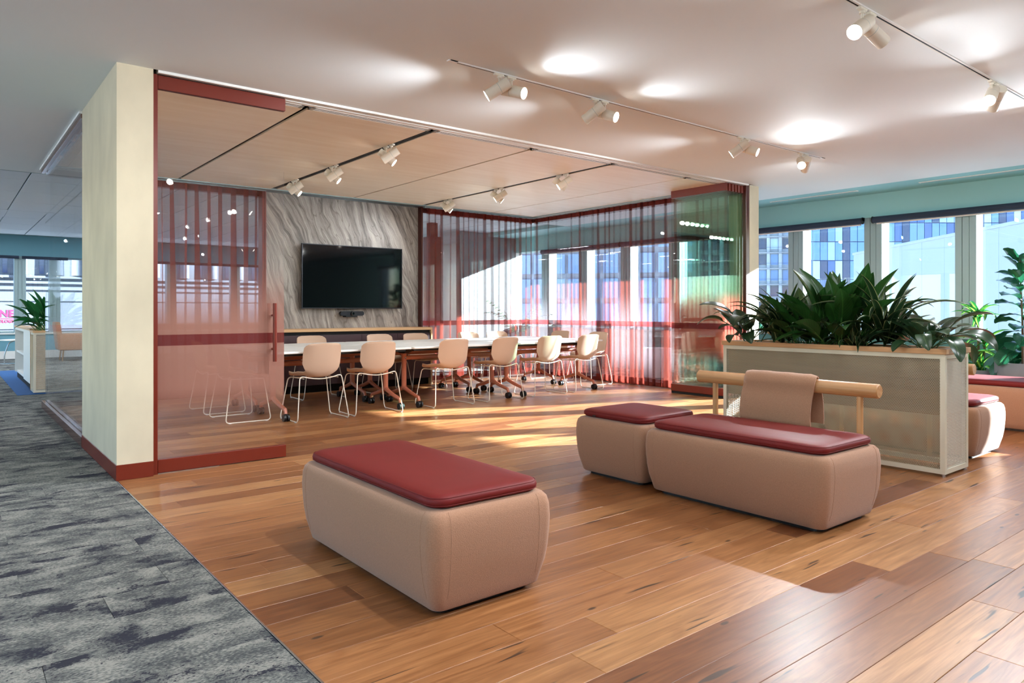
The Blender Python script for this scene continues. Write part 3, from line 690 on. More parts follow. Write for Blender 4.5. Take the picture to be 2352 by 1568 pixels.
def make_chair():
    c = empty('shell_chair', 'x', 'chair', group='beige shell chairs around the meeting tables')
    prof = [(.235, .438, .165), (.225, .452, .185), (.17, .462, .212), (.06, .455, .224), (-.06, .446, .212), (-.14, .446, .182), (-.185, .466, .176), (-.212, .515, .194), (-.231, .585, .210), (-.248, .68, .212), (-.26, .745, .206), (-.266, .780, .193), (-.269, .798, .168), (-.270, .806, .125)]
    nU = 14; rows = []
    for k, (y, z, hw) in enumerate(prof):
        row = []
        back = min(1, max(0, (z-.455)/.12)) if y < -.1 else 0
        for i in range(nU+1):
            u = -1+2*i/nU; e = abs(u)**2.4
            seat_up = (.030 if y > 0 else .058)*e*(1-back*.8)*(1 if y < .2 else .3)
            row.append((u*hw, y + .055*e*back*(1 if z < .74 else max(.35, 1-(z-.74)*9)), z + seat_up - (.012*e if z > .77 else 0)))
        rows.append(row)
    mb = MB().rings(rows, False, (False, False)); me = mb.mesh('shell', 180)
    bm = bmesh.new(); bm.from_mesh(me); bmesh.ops.solidify(bm, geom=list(bm.faces), thickness=.011); bmesh.ops.recalc_face_normals(bm, faces=bm.faces); bm.to_mesh(me); bm.free()
    me.polygons.foreach_set('use_smooth', [True]*len(me.polygons)); me.set_sharp_from_angle(angle=math.radians(50))
    link('shell', me, M['shell'], c)
    A = []
    rear = [(-.285, -.235, .008), (-.232, -.165, .47)] + [(-.232+.464*t, -.165-.012*math.sin(PI*t), .47-.040*math.sin(PI*t)) for t in (.25, .5, .75)] + [(.232, -.165, .47), (.285, -.235, .008)]
    front = [(.285, .225, .008), (.215, .175, .440), (.1, .175, .425), (-.1, .175, .425), (-.215, .175, .440), (-.285, .225, .008)]
    put('sled_frame', MB().tube(fillet(rear+front, .045, True, 4), .0058, 8, True), M['warmwhite'], c)
    for sx in (-1, 1):
        put('seat_rail', MB().tube([(sx*.19, -.17, .44), (sx*.17, 0, .436), (sx*.17, .175, .433)], .005, 6), M['warmwhite'], c)
        for yy in (-.19, .18): put('glide', MB().box(sx*.285-.008, sx*.285+.008, yy-.014, yy+.014, 0, .008, .002), M['potwhite'], c)
    return c
ch = make_chair()
spots = [(3.09, 7.235, 0.02, 'first beige shell chair on the near side, next to the glass door edge'), (3.765, 7.26, -.03, 'second beige shell chair on the near side counted from the door'), (4.78, 7.29, .0, 'third beige shell chair on the near side counted from the door'),
 (5.585, 7.32, .02, 'fourth beige shell chair on the near side, lit by the sun'), (6.41, 7.39, -.02, 'fifth beige shell chair on the near side counted from the door'), (7.16, 7.42, .03, 'last beige shell chair on the near side at the curtain end'),
 (3.86, 8.92, PI, 'beige shell chair on the far side below the television left corner'), (4.89, 8.93, PI+.04, 'beige shell chair on the far side below the conference camera'), (5.48, 8.95, PI-.05, 'beige shell chair on the far side at the right end of the credenza'), (6.48, 8.98, PI+.06, 'sunlit shell chair on the far side in front of the short curtain'), (7.06, 9.02, PI-.04, 'sunlit shell chair on the far side nearest the room corner'),
 (7.90, 7.95, PI/2, 'beige shell chair at the curtain end of the near tables'), (7.90, 8.82, PI/2+.05, 'beige shell chair at the curtain end of the far tables'), (2.45, 7.66, -PI/2, 'shell chair behind the film door at the near table end'), (2.45, 8.45, -PI/2, 'shell chair behind the film door at the far table end')]
for k, (x, y, rz, lab) in enumerate(spots):
    if k == 0: ch.location = (x, y, 0); ch.rotation_euler = (0, 0, rz); ch['label'] = lab
    else: copy_tree(ch, (x, y, 0), rz, lab)

# ------------------------------------------------------------------ lounge ottomans
def ottoman(name, label, cat, x0, x1, y0, y1, group, tagm=False, H=.40):
    cx, cyy, hx, hy = (x0+x1)/2, (y0+y1)/2, (x1-x0)/2, (y1-y0)/2
    o = empty(name, label, cat, (cx, cyy, 0), group=group)
    k = H/.40
    put('plinth', MB().rings([rrect(0, 0, hx-.075, hy-.075, .05, 5, 0), rrect(0, 0, hx-.075, hy-.075, .05, 5, .03)], smooth=False), M['black'], o)
    prof = [(.047, .022), (.040, .028), (.029, .07), (.016, .12), (.007, .18), (.002, .25), (0, .30), (.003, .35), (.010, .38), (.024, .396), (.05, .402)]
    put('body', MB().rings([rrect(0, 0, hx-d, hy-d, .052-d*.2, 8, z*k) for d, z in prof]), M['felt'], o, sharp=80)
    cp = [(.058, .402), (.045, .406), (.036, .416), (.033, .428), (.036, .440), (.046, .449), (.066, .455), (.11, .459), (.2, .461)]
    c = put('cushion', MB().rings([rrect(0, 0, hx-d, hy-d, max(.03, .085-d*.4), 8, z*k) for d, z in cp]), M['leather'], o, sharp=80)
    put('piping', MB().tube([(a, b, .444*k) for a, b, _ in rrect(0, 0, hx-.0385, hy-.0385, .07, 8)], .0016, 5, True), M['leather'], c)
    put('piping', MB().tube([(a, b, .416*k) for a, b, _ in rrect(0, 0, hx-.035, hy-.035, .071, 8)], .0016, 5, True), M['leather'], c)
    def at_side(d_from_y, side):   # vertical seam on faces
        pass
    for sx, sy, ax in ((-1, -1, 'x'), (1, -1, 'x'), (-1, -1, 'y'), (-1, 1, 'y')):
        pts = []
        for d, z in prof[2:10]:
            if ax == 'x': pts.append((sx*(hx-.085), sy*(hy-d+.0002), z*k))
            else: pts.append((sx*(hx-d+.0002), sy*(hy-.085), z*k))
        put('seam', MB().tube(pts, .0011, 5), M['felt'], o)
    if tagm: put('label_tab', MB().box(-hx+.028, -hx+.032, hy*.4, hy*.4+.03, .412, .42), M['black'], o)
    return o
ottoman('ottoman', 'freestanding long felt ottoman with oxblood leather top nearest the carpet', 'ottoman', 1.385, 1.985, 2.195, 3.435, 'felt ottomans with leather tops')
ottoman('ottoman', 'long felt ottoman with leather top in front of the log backrest', 'ottoman', 3.46, 4.10, 1.80, 3.005, 'felt ottomans with leather tops')
ottoman('ottoman', 'short square felt ottoman pushed against the end of the long one', 'ottoman', 3.50, 4.14, 3.03, 3.68, 'felt ottomans with leather tops', True)
ottoman('ottoman', 'felt ottoman with leather top behind the planter, end in sunlight', 'ottoman', 6.13, 6.80, 2.01, 3.25, 'felt ottomans with leather tops')
ottoman('ottoman', 'short felt ottoman hidden behind the perforated planter', 'ottoman', 6.13, 6.78, 3.27, 3.90, 'felt ottomans with leather tops')
ottoman('bench', 'long felt bench with leather seat in front of the potted plants', 'bench', 7.90, 8.60, 1.0, 3.9, 'felt benches with leather tops', H=.415)
def log_rail(label, x, y0, y1, z, p0, p1):
    l = empty('log_backrest', label, 'backrest', (x, (y0+y1)/2, 0), group='turned oak log backrests')
    c = (y0+y1)/2
    n = 22; rs = []
    for yy, rr in ((y0, .036), (y0+.005, .042), (y1-.005, .042), (y1, .036)):
        rs.append([(rr*math.cos(2*PI*i/n), yy-c, z+rr*math.sin(2*PI*i/n)) for i in range(n)])
    put('log', MB().rings(rs, True, (True, True)), M['oaky'], l, sharp=30)
    for yy in (p0, p1): put('post', MB().cyl((0, yy-c, 0), (0, yy-c, z-.03), .0185, n=14), M['oakz'], l)
    return l
log_rail('turned oak log backrest with a felt pad over it', 4.205, 1.872, 3.12, .682, 1.985, 2.985)
log_rail('oak log backrest behind the planter with its round end showing', 6.02, 1.99, 3.2, .705, 2.3, 3.0)
# felt pad folded over the log
pad = empty('backrest_pad', 'beige felt pad folded over the oak log', 'cushion', (4.205, 2.49, .682))
def pad_sheet(th):
    pr = []
    zs_ = [-.245, -.20, -.14, -.07, -.02]
    out = [(-.052-.010*math.sin(i*1.1), z) for i, z in enumerate(zs_)]
    arc = [(-.050*math.cos(a), .004+.050*math.sin(a)) for a in [PI*k/8 for k in range(9)]]
    out2 = [(.052+.006*math.sin(i*.9), z) for i, z in enumerate(zs_[::-1])]
    out2[-1] = (.05, -.235)
    return out + arc + out2
def pad_mesh(y0, y1, amp, seed, th=.018):
    path = pad_sheet(0); rr = random.Random(seed); n = 12; rows = []
    tt = [Vector((path[min(i+1, len(path)-1)][0]-path[max(i-1, 0)][0], path[min(i+1, len(path)-1)][1]-path[max(i-1, 0)][1])).normalized() for i in range(len(path))]
    def prof(y, k):
        f = 1.0
        return f
    ringz = []
    for j in range(n+1):
        t = j/n; y = y0+(y1-y0)*t; e = min(t, 1-t); thk = th*(1 if e > .04 else .45)
        outer = []; inner = []
        for i, (a, b) in enumerate(path):
            nx, nz = -tt[i].y, tt[i].x
            wob = amp*math.sin(i*.8+j*.7+seed)*math.sin(j*.9)
            yy = y + .012*math.sin(i*.55+seed)*(1 if t in (0.0, 1.0) else .3)
            outer.append((a+nx*(thk+wob), yy, b+nz*(thk+wob))); inner.append((a+nx*.001, yy, b+nz*.001))
        ringz.append(outer+inner[::-1])
    return MB().rings(ringz)
put('pad', pad_mesh(-.245, .245, .003, 1.3), M['felt'], pad, sharp=70)

# ------------------------------------------------------------------ planter and plants
def leaf_mesh(name, mat, pet, L, W, shape, arch, up, fold=.35, wavy=0.0, seg=9, petr=.0035):
    """leaf along +X rising; petiole then blade; arch bends downwards"""
    pts = []; d = up; p = Vector((0, 0, 0)); N = seg; ps = 6 if pet > 0 else 0
    for i in range(ps):
        pts.append((p.copy(), d)); st = pet/ps; p = p+Vector((math.cos(d)*st, 0, math.sin(d)*st)); d -= arch*.25/ps
    blade = []
    for i in range(N+1):
        blade.append((p.copy(), d)); st = L/N; p = p+Vector((math.cos(d)*st, 0, math.sin(d)*st)); d -= arch/N
    v, f, uv = [], [], []
    for i, (q, dd) in enumerate(blade):
        t = i/N
        if shape == 'lance': w = W*math.sin(PI*min(1, t**.75*.97+.03))**.9*(1-.15*t)
        elif shape == 'strap': w = W*(min(1, t*6+.35))*(1-t**3)**.8
        elif shape == 'oval': w = W*max(0, math.sin(PI*(t**.85)*.98+.03))**.62
        else: w = W*(max(0, math.sin(PI*t**1.25*.99+.02))**.6)*(.72+.34*t)  # fiddle
        w = max(w, .0012); nx, nz = -math.sin(dd), math.cos(dd)
        for s in (-1, -.5, 0, .5, 1):
            lift = abs(s)*w*.5*fold + wavy*math.sin(t*19+s*2)*abs(s)
            v.append((q.x+nx*lift, s*w*.5, q.z+nz*lift)); uv.append((.5+s*.5, t))
    for i in range(N):
        for k in range(4): a = i*5+k; f.append((a, a+1, a+6, a+5))
    mb = MB(); nb = len(v)
    me = bpy.data.meshes.new(name)
    if ps:
        pm_ = MB().tube([q for q, _ in pts]+[blade[0][0], blade[1][0]], petr, 5)
        b = len(v); v2 = v+pm_.v; f2 = f+[[b+i for i in ff] for ff in pm_.f]; uv2 = uv+[(.5, .02)]*len(pm_.v)
    else: v2, f2, uv2 = v, f, uv
    me.from_pydata(v2, [], f2); me.polygons.foreach_set('use_smooth', [True]*len(f2))
    ul = me.uv_layers.new(name='UVMap')
    for lp in me.loops: ul.data[lp.index].uv = uv2[lp.vertex_index]
    me.materials.append(mat); return me
RL = random.Random(3)
LV = {}
for k in range(6):
    LV.setdefault('lily', []).append(leaf_mesh('leaf', M['lily'], .27-.03*k, .26+.02*(k % 3), .098+.012*(k % 2), 'lance', .35+.17*k, 1.42-.09*k, .4))
    LV.setdefault('lilyb', []).append(leaf_mesh('leaf', M['lilylight'], .25-.03*k, .22+.02*(k % 3), .10+.01*(k % 2), 'lance', .35+.2*k, 1.40-.10*k, .4))
    LV.setdefault('drac', []).append(leaf_mesh('leaf', M['drac'], 0, .30+.04*(k % 4), .042, 'strap', .5+.30*k, 1.4-.12*k, .5, seg=11))
    LV.setdefault('dracl', []).append(leaf_mesh('leaf', M['dracl'], 0, .28+.03*(k % 4), .062, 'strap', .9+.30*k, 1.25-.10*k, .4, seg=11))
    LV.setdefault('rubber', []).append(leaf_mesh('leaf', M['rubber'], .06+.03*k, .21+.02*(k % 3), .105, 'oval', .5+.2*k, 1.1-.13*k, .3))
    LV.setdefault('fig', []).append(leaf_mesh('leaf', M['fig'], .03, .26+.02*(k % 3), .20, 'fiddle', .3+.2*k, .95-.16*k, .25, .007))
    LV.setdefault('small', []).append(leaf_mesh('leaf', M['lily'], .03, .10+.01*k, .035, 'lance', .7, .9-.1*k, .4))
def leaf(parent, me, loc, az, tilt=0.0, s=1.0):
    o = link('leaf', me, None, parent, loc); o.rotation_euler = (R.uniform(-.35, .35), tilt, az); o.scale = (s, s, s); return o
def clump(name, label, kind, loc, n, spread, seed, s=1.0, height=0.0, cat='plant', group=None, rz=0.0):
    p = empty(name, label, cat, loc, rz, group=group); r = random.Random(seed)
    if height > 0:
        put('stem', MB().tube([(0, 0, 0), (.01, .005, height*.5), (0, 0, height)], .008, 7), M['stem'], p)
    for i in range(n):
        k = (i*6)//n if n > 5 else i % 6
        az = i*2.399963+r.uniform(-.3, .3)
        rad = spread*math.sqrt(r.random())*.6
        zz = r.uniform(.25, 1.0)*height if height > 0 else 0
        leaf(p, LV[kind][min(5, max(0, k+r.choice((-1, 0, 0, 1))))], (rad*math.cos(az), rad*math.sin(az), zz), az, r.uniform(-.2, .15), s*r.uniform(.82, 1.15))
    return p
pl = empty('planter', 'long cream perforated metal planter box with oak rim', 'planter', (5.366, 1.953, 0))
PLx, PLy, PLz = .42, 1.775, .845
fr = .032
posts = MB()
put('frame', MB().box(0, fr, 0, fr, .02, PLz).box(0, fr, PLy-fr, PLy, .02, PLz).box(PLx-fr, PLx, 0, fr, .02, PLz).box(PLx-fr, PLx, PLy-fr, PLy, .02, PLz)
    .box(0, fr, fr, PLy-fr, .02, .02+fr).box(0, fr, fr, PLy-fr, PLz-fr, PLz).box(PLx-fr, PLx, fr, PLy-fr, .02, .02+fr).box(PLx-fr, PLx, fr, PLy-fr, PLz-fr, PLz)
    .box(fr, PLx-fr, 0, fr, .02, .02+fr).box(fr, PLx-fr, 0, fr, PLz-fr, PLz).box(fr, PLx-fr, PLy-fr, PLy, .02, .02+fr).box(fr, PLx-fr, PLy-fr, PLy, PLz-fr, PLz), M['steelwhite'], pl)
put('front_mesh', MB().box(.006, .008, fr, PLy-fr, .02+fr, PLz-fr), M['perf_y'], pl)
put('rear_mesh', MB().box(PLx-.008, PLx-.006, fr, PLy-fr, .02+fr, PLz-fr), M['perf_y'], pl)
put('end_mesh', MB().box(fr, PLx-fr, .006, .008, .02+fr, PLz-fr), M['perf_x'], pl)
put('end_mesh', MB().box(fr, PLx-fr, PLy-.008, PLy-.006, .02+fr, PLz-fr), M['perf_x'], pl)
put('trough', MB().box(.03, PLx-.03, .035, PLy-.035, .42, .44).box(.03, .045, .035, PLy-.035, .44, .84).box(PLx-.045, PLx-.03, .035, PLy-.035, .44, .84).box(.045, PLx-.045, .035, .05, .44, .84).box(.045, PLx-.045, PLy-.05, PLy-.035, .44, .84), M['troughwood'], pl)
put('soil', MB().box(.045, PLx-.045, .05, PLy-.05, .74, .80), M['soil'], pl)
put('rim', MB().box(-.012, .05, -.012, PLy+.012, PLz, .882, .002).box(PLx-.05, PLx+.012, -.012, PLy+.012, PLz, .882, .002).box(.05, PLx-.05, -.012, .08, PLz, .882, .002).box(.05, PLx-.05, PLy-.08, PLy+.012, PLz, .882, .002), M['oaky'], pl)
for a in (.016, PLx-.016):
    for b in (.016, PLy-.016): put('foot', MB().cyl((a, b, 0), (a, b, .02), .012, n=12), M['chrome'], pl)
GP = 'plants in the perforated planter'
zp = .80; x0, y0 = 5.366, 1.953
clump('rubber_plant', 'dark rubber plant at the far end with a leaf reaching over the glass panels', 'rubber', (x0+.19, y0+1.62, zp), 24, .16, 1, 1.15, .22, group=GP)
clump('striped_dracaena', 'narrow striped dracaena near the far end of the planter', 'drac', (x0+.17, y0+1.32, zp), 50, .16, 2, 1.1, .26, group=GP)
clump('peace_lily', 'tall dark peace lily left of the planter middle', 'lily', (x0+.20, y0+1.07, zp), 46, .2, 3, 1.12, group=GP)
clump('peace_lily', 'tallest dark peace lily in the planter middle', 'lily', (x0+.22, y0+.84, zp), 52, .22, 4, 1.3, group=GP)
clump('striped_dracaena', 'low striped dracaena in front of the peace lilies', 'drac', (x0+.13, y0+.66, zp), 36, .14, 5, .85, .1, group=GP)
clump('striped_dracaena', 'tall striped dracaena right of the planter middle', 'drac', (x0+.22, y0+.50, zp), 50, .16, 6, 1.25, .32, group=GP)
clump('rubber_plant', 'dark rubber plant at the near end with a broad drooping leaf', 'rubber', (x0+.2, y0+.20, zp), 30, .14, 8, 1.0, .16, group=GP)
# potted plants by the window
def pot(name, label, loc, r, h, mat, taper=.9):
    p = empty(name, label, 'pot', loc, group='plant pots')
    put('vessel', MB().lathe([(r*taper, 0), (r*(taper+.04), .02), (r, h*.6), (r, h-.005), (r*.985, h), (r*.93, h), (r*.92, h-.05), (r*.05, h-.05)], 32, cap=(True, False)), mat, p)
    put('soil', MB().lathe([(r*.9, h-.045), (r*.5, h-.03), (.002, h-.028)], 24, cap=(False, True)), M['soil'], p)
    return p
pot('plant_pot', 'small grey concrete pot holding the lime striped dracaena', (9.72, 3.16, 0), .20, .44, M['concrete'])
dr = empty('potted_dracaena', 'lime striped dracaena with three leaf heads by the window', 'plant', (9.72, 3.16, .40)); r = random.Random(31)
for (sx, sy, hh, n) in ((0, .02, .70, 18), (.03, -.05, .38, 16), (-.04, .07, .22, 12), (-.06, -.04, .10, 10)):
    put('cane', MB().tube([(sx*.4, sy*.4, 0), (sx, sy, hh)], .014, 8), M['trunk'], dr)
    for i in range(n):
        az = i*2.4+r.uniform(-.3, .3); leaf(dr, LV['dracl'][min(5, i*6//n)], (sx, sy, hh-.05+r.uniform(-.05, .05)), az, r.uniform(-.15, .15), r.uniform(.85, 1.1))
pot('plant_pot', 'large grey concrete pot holding the fiddle leaf fig', (9.5, 2.66, 0), .27, .56, M['concrete'])
fg = empty('fiddle_leaf_fig', 'tall fiddle leaf fig with broad wavy leaves by the window', 'plant', (9.5, 2.66, .51))
put('trunk', MB().tube([(0, 0, 0), (.02, .01, .5), (.0, .03, 1.2)], lambda t: .014-.007*t, 8), M['trunk'], fg)
for i in range(40):
    t = i/39; az = i*2.2+r.uniform(-.4, .4); leaf(fg, LV['fig'][min(5, max(0, 5-int(t*6)))], (.01, .02*t, .06+1.12*t), az, r.uniform(-.2, .2), (1.2-.35*t)*r.uniform(.85, 1.1))

# ------------------------------------------------------------------ track lights
lens_e = None
def track(label, x0, x1, y, z, mat, axis='x', w=.034, dark=.012, group='lighting tracks', cat='lighting track'):
    t = empty('lighting_track', label, cat, (x0, y, z) if axis == 'x' else (y, x0, z), group=group); L = x1-x0
    b = lambda a0, a1, c0, c1, z0, z1: MB().box(a0, a1, c0, c1, z0, z1) if axis == 'x' else MB().box(c0, c1, a0, a1, z0, z1)
    put('rail', b(0, L, -w/2, -dark/2, -.008, .03), mat, t); put('rail', b(0, L, dark/2, w/2, -.008, .03), mat, t)
    put('conductor', b(0, L, -dark/2, dark/2, -.0065, .03), M['slot'], t)
    put('end_cap', b(-.01, .06, -w/2, w/2, -.009, .0), mat, t); put('end_cap', b(L-.06, L+.01, -w/2, w/2, -.009, .0), mat, t)
    return t
def spot(label, x, y, z, az, down, along='x', group='white track spotlights', W=None, r=.041, l=.185, cone=123, lum=True):
    s = empty('track_spotlight', label, 'spotlight', (x, y, z), group=group)
    put('adapter', (MB().box(-.045, .035, -.014, .014, -.018, .004, .003) if along == 'x' else MB().box(-.014, .014, -.045, .035, -.018, .004, .003)), M['warmwhite'], s)
    put('stem', MB().cyl((0, 0, -.075), (0, 0, -.018), .0075, n=10).cyl((0, 0, -.032), (0, 0, -.018), .016, n=12), M['warmwhite'], s)
    d = Vector((math.cos(az)*math.cos(down), math.sin(az)*math.cos(down), -math.sin(down))); c = Vector((0, 0, -.102))
    a, b = c-d*l*.42, c+d*l*.58
    hd = put('head', MB().cyl(a, b, r, n=22, caps=(True, False)).cyl(b-d*.012, b-d*.0121, r*.97, n=22), M['warmwhite'], s)
    put('seam_ring', MB().cyl(c-d*.001, c+d*.001, r*1.006, n=22, caps=(False, False)), M['alu'], s)
    put('lens', MB().cyl(b-d*.010, b-d*.004, r*.9, n=20), M['lamp'], s)
    L = bpy.data.lights.new('spot_lamp', 'SPOT'); L.energy = SPOT_W if W is None else W; L.spot_size = math.radians(cone); L.spot_blend = 1.0; L.shadow_soft_size = .025; L.color = (.90, .955, 1.0)
    lo = bpy.data.objects.new('spot_lamp', L); COL.objects.link(lo); lo.parent = s; lo.location = b+d*.004; lo.rotation_euler = (-d).to_track_quat('Z', 'Y').to_euler()
    return s
def two(base, x, y, z, aL, aR, dL=.5, dR=.4, gap=.11, along='x', **k):
    dx, dy = (gap/2, 0) if along == 'x' else (0, gap/2)
    W0 = k.pop('W', SPOT_W); f = 1.3 if along == 'x' else 1.0
    spot(base+', left head', x-dx, y-dy, z, aL, dL, along, W=W0*f, **k)
    spot(base+', right head', x+dx, y+dy, z, aR, dR, along, W=W0*(2-f)*.62, **k)
A = lambda dx, dy: math.atan2(dy, dx)
track('white lighting track nearest the meeting room', 2.64, 7.56, 3.97, CZ, M['white'])
for k, (x, aL, aR, dl, dr_) in enumerate(((3.117, A(-.72, .62), A(.35, -.9), .55, .30), (4.07, A(-.5, .85), A(.3, -.95), .6, .38), (6.05, A(-.5, .85), A(.35, -.9), .6, .4), (7.15, A(-.75, -.5), A(.75, .6), .5, .5))):
    two(f"{['first', 'second', 'third', 'fourth'][k]} white spotlight pair on the track before the meeting room", x, 3.97, CZ-.004, aL, aR, dl, dr_)
track('white lighting track above the ottomans', 1.2, 8.9, 1.855, CZ, M['white'])
for k, (x, aL, aR, dl, dr_) in enumerate(((4.012, A(-.85, .0), A(.9, -.25), .55, .5), (6.0, A(-.85, -.1), A(.7, .55), .62, .6), (7.35, A(-.85, .2), A(.8, -.4), .5, .5), (2.2, A(-.6, .5), A(.5, -.6), .6, .6))):
    two(f"{['large foreground', 'second', 'third', 'unseen'][k]} white spotlight pair on the track above the ottomans", x, 1.855, CZ-.004, aL, aR, dl, dr_)
track('white fill lighting track added behind the viewpoint', 0.6, 8.9, -.26, CZ, M['white'])  # unseen track and its spots, added to brighten the lounge
for k, x in enumerate((1.6, 3.6, 5.6, 7.6)):
    two(f"{['first', 'second', 'third', 'fourth'][k]} added fill spotlight pair on the unseen track behind the viewpoint", x, -.26, CZ-.004, A(-.7, .5), A(.7, .4), .6, .6)
track('white fill lighting track added above the carpet aisle', -1.5, 9.2, -1.4, CZ, M['white'], 'y')  # out-of-view track and spots, added to lift the dim carpet side
for k, y in enumerate((-.6, 1.8, 4.2, 6.6, 8.8)):
    two(f"{['first', 'second', 'third', 'fourth', 'fifth'][k]} added fill spotlight pair on the unseen track above the carpet aisle", -1.4, y, CZ-.004, A(-.5, .7), A(.6, .7), .6, .6, .12, 'y')
GR = 'white spotlights in the plywood ceiling'
track('dark lighting track in the plywood ceiling nearer the door', 5.64, 9.55, 3.52, 2.812, M['slot'], 'y', .05, .02)
track('dark lighting track in the plywood ceiling nearer the curtain', 5.64, 9.55, 5.91, 2.812, M['slot'], 'y', .044, .02)
for n, (x, ys) in enumerate(((3.50, (6.36, 7.65, 8.80)), (5.905, (6.40, 7.67, 8.92)))):
    for k, y in enumerate(ys):
        two(f"{['near', 'middle', 'far'][k]} white spotlight pair on the {['door side', 'curtain side'][n]} plywood ceiling track", x, y, 2.806, A(-.78, .62), A(.78, -.55), .6, .65, .12, 'y', group=GR, W=SPOT_W*.55, cone=100)

# ------------------------------------------------------------------ office on the left
un = empty('shelf_planter_unit', 'white shelf unit with perforated planter end on the carpet', 'cabinet', (0.965, 11.68, 0))
put('end_frame', MB().box(0, .03, 0, .03, .02, .84).box(.57, .6, 0, .03, .02, .84).box(.03, .57, 0, .03, .02, .05).box(.03, .57, 0, .03, .81, .84).box(0, .03, .03, .42, .02, .05).box(0, .03, .39, .42, .02, .84).box(0, .03, .03, .42, .81, .84), M['steelwhite'], un)
put('end_mesh', MB().box(.03, .57, .008, .01, .05, .81), perforated('perforated_unit', srgb(200, 196, 180), 0, .016, .0055), un)
put('trough', MB().box(.04, .56, .04, .4, .45, .80), M['oaky'], un)
put('soil', MB().box(.05, .55, .05, .39, .80, .82), M['soil'], un)
put('rim', MB().box(-.01, .61, -.01, .03, .84, .87).box(-.01, .61, .39, .43, .84, .87).box(-.01, .03, .03, .39, .84, .87).box(.57, .61, .03, .39, .84, .87), M['oak'], un)
put('side_panel', MB().box(0, .02, .45, 1.55, .1, .86).box(0, .6, .43, .45, .02, .86), M['white'], un)
put('oak_edge', MB().box(-.004, .6, .425, .445, .02, .86), M['oaky'], un)
put('shelf', MB().box(.02, .6, 1.55, 3.2, .1, .13).box(.02, .6, 1.55, 3.2, .44, .47).box(0, .6, 1.55, 3.2, .82, .86), M['white'], un)
put('upright', MB().box(.02, .6, 1.55, 1.58, .1, .86).box(.0, .6, 3.17, 3.2, .1, .86).box(.58, .6, 1.55, 3.2, .1, .86), M['white'], un)
put('top', MB().box(-.01, .61, .43, 3.21, .86, .885), M['oak'], un)
put('plinth', MB().box(.03, .57, .45, 3.17, 0, .1), M['slot'], un)
clump('peace_lily', 'bright green peace lily in the shelf unit planter', 'lilyb', (1.2, 11.88, .80), 50, .26, 41, 1.35, group='peace lilies in the office')
clump('peace_lily', 'peace lily standing further back on the shelf unit', 'lilyb', (1.22, 12.7, .885), 30, .2, 42, 1.0, group='peace lilies in the office')
struct('trim_6', MB().box(.78, 1.7, 11.64, 16.5, .0005, .006), M['bluecarpet'], 'blue carpet strip under the shelf unit')
st = empty('side_table', 'small round side table with a bent steel leg by the far window', 'table', (1.22, 18.6, 0))
put('top', MB().lathe([(.29, .50), (.30, .505), (.30, .515), (.29, .52)], 28), M['white'], st)
put('leg', MB().tube(fillet([(.0, 0, .50), (-.12, 0, .46), (-.2, 0, .2), (-.2, 0, .02)], .1), .012, 8), M['chrome'], st)
put('base', MB().lathe([(.2, 0), (.2, .01), (.05, .02)], 24, (-.1, 0, 0)), M['chrome'], st)
ac = empty('armchair', 'pink upholstered armchair mirrored in the glass wall', 'armchair', (-.45, 19.1, 0), PI*.5)
for sx in (-.26, .26):
    for sy in (-.24, .24): put('leg', MB().cyl((sx, sy, 0), (sx*.9, sy*.9, .25), .012, .02, 10), M['oakz'], ac)
put('seat', MB().rings([rrect(0, 0, .31-e, .31-e, .06, 5, z) for e, z in ((.03, .24), (0, .27), (0, .42), (.03, .45))]), M['felt'], ac)
put('backrest', MB().rings([rrect(0, -.27-.18*(z-.3)*.6, .32-e, .055-e*.4, .05, 5, z) for e, z in ((.01, .26), (0, .3), (0, .82), (.03, .88))]), M['felt'], ac)
for sx in (-1, 1): put('armrest', MB().rings([rrect(sx*.315, -.03, .035-e, .27-e, .03, 5, z) for e, z in ((0, .26), (0, .58), (.02, .61))]), M['felt'], ac)
pw = empty('plant_pot', 'white rounded floor pot mirrored in the glass wall', 'pot', (-.95, 19.6, 0), group='plant pots')
put('vessel', MB().lathe([(.12, 0), (.2, .04), (.27, .16), (.29, .35), (.29, .58), (.27, .58), (.26, .5), (.02, .5)], 28, cap=(True, False)), M['potwhite'], pw)
bt = empty('potted_croton', 'bushy plant in the white rounded pot', 'plant', (-.95, 19.6, .5)); r = random.Random(77)
put('stem', MB().tube([(0, 0, 0), (.02, 0, .9)], .014, 7), M['trunk'], bt)
for i in range(44): leaf(bt, LV['lilyb' if i % 3 else 'dracl'][i % 3], (0, 0, .1+.85*i/44), i*2.4, r.uniform(-.1, .5), r.uniform(.5, .75))
# things beyond the curtained glass
pe = empty('pendant_lamp', 'small glass globe pendant lamp beyond the curtained back wall', 'lamp', (7.95, 12.3, 2.33))
put('globe', MB().lathe([(.02, .09), (.06, .07), (.09, .0), (.06, -.07), (.01, -.09)], 20), M['glass'], pe)
put('bulb', MB().lathe([(.01, .035), (.03, .0), (.01, -.035)], 14), M['lamp'], pe)
put('cord', MB().cyl((0, 0, .09), (0, 0, .57), .004, n=6), M['black'], pe)
cl_ = empty('wall_column', 'rust red boxed column beyond the curtained back wall', 'column', (7.7, 12.2, 0), kind='structure')
put('shaft', MB().box(-.13, .13, -.13, .13, 0, 2.62), M['rust'], cl_); put('neck', MB().box(-.08, .08, -.08, .08, 2.62, 2.9), M['rust'], cl_)
pot('plant_pot', 'white floor pot of the palm beyond the curtain', (9.45, 11.6, 0), .26, .5, M['potwhite'])
pa = empty('palm', 'feathery potted palm beyond the curtained glass', 'plant', (9.45, 11.6, .45)); r = random.Random(8)
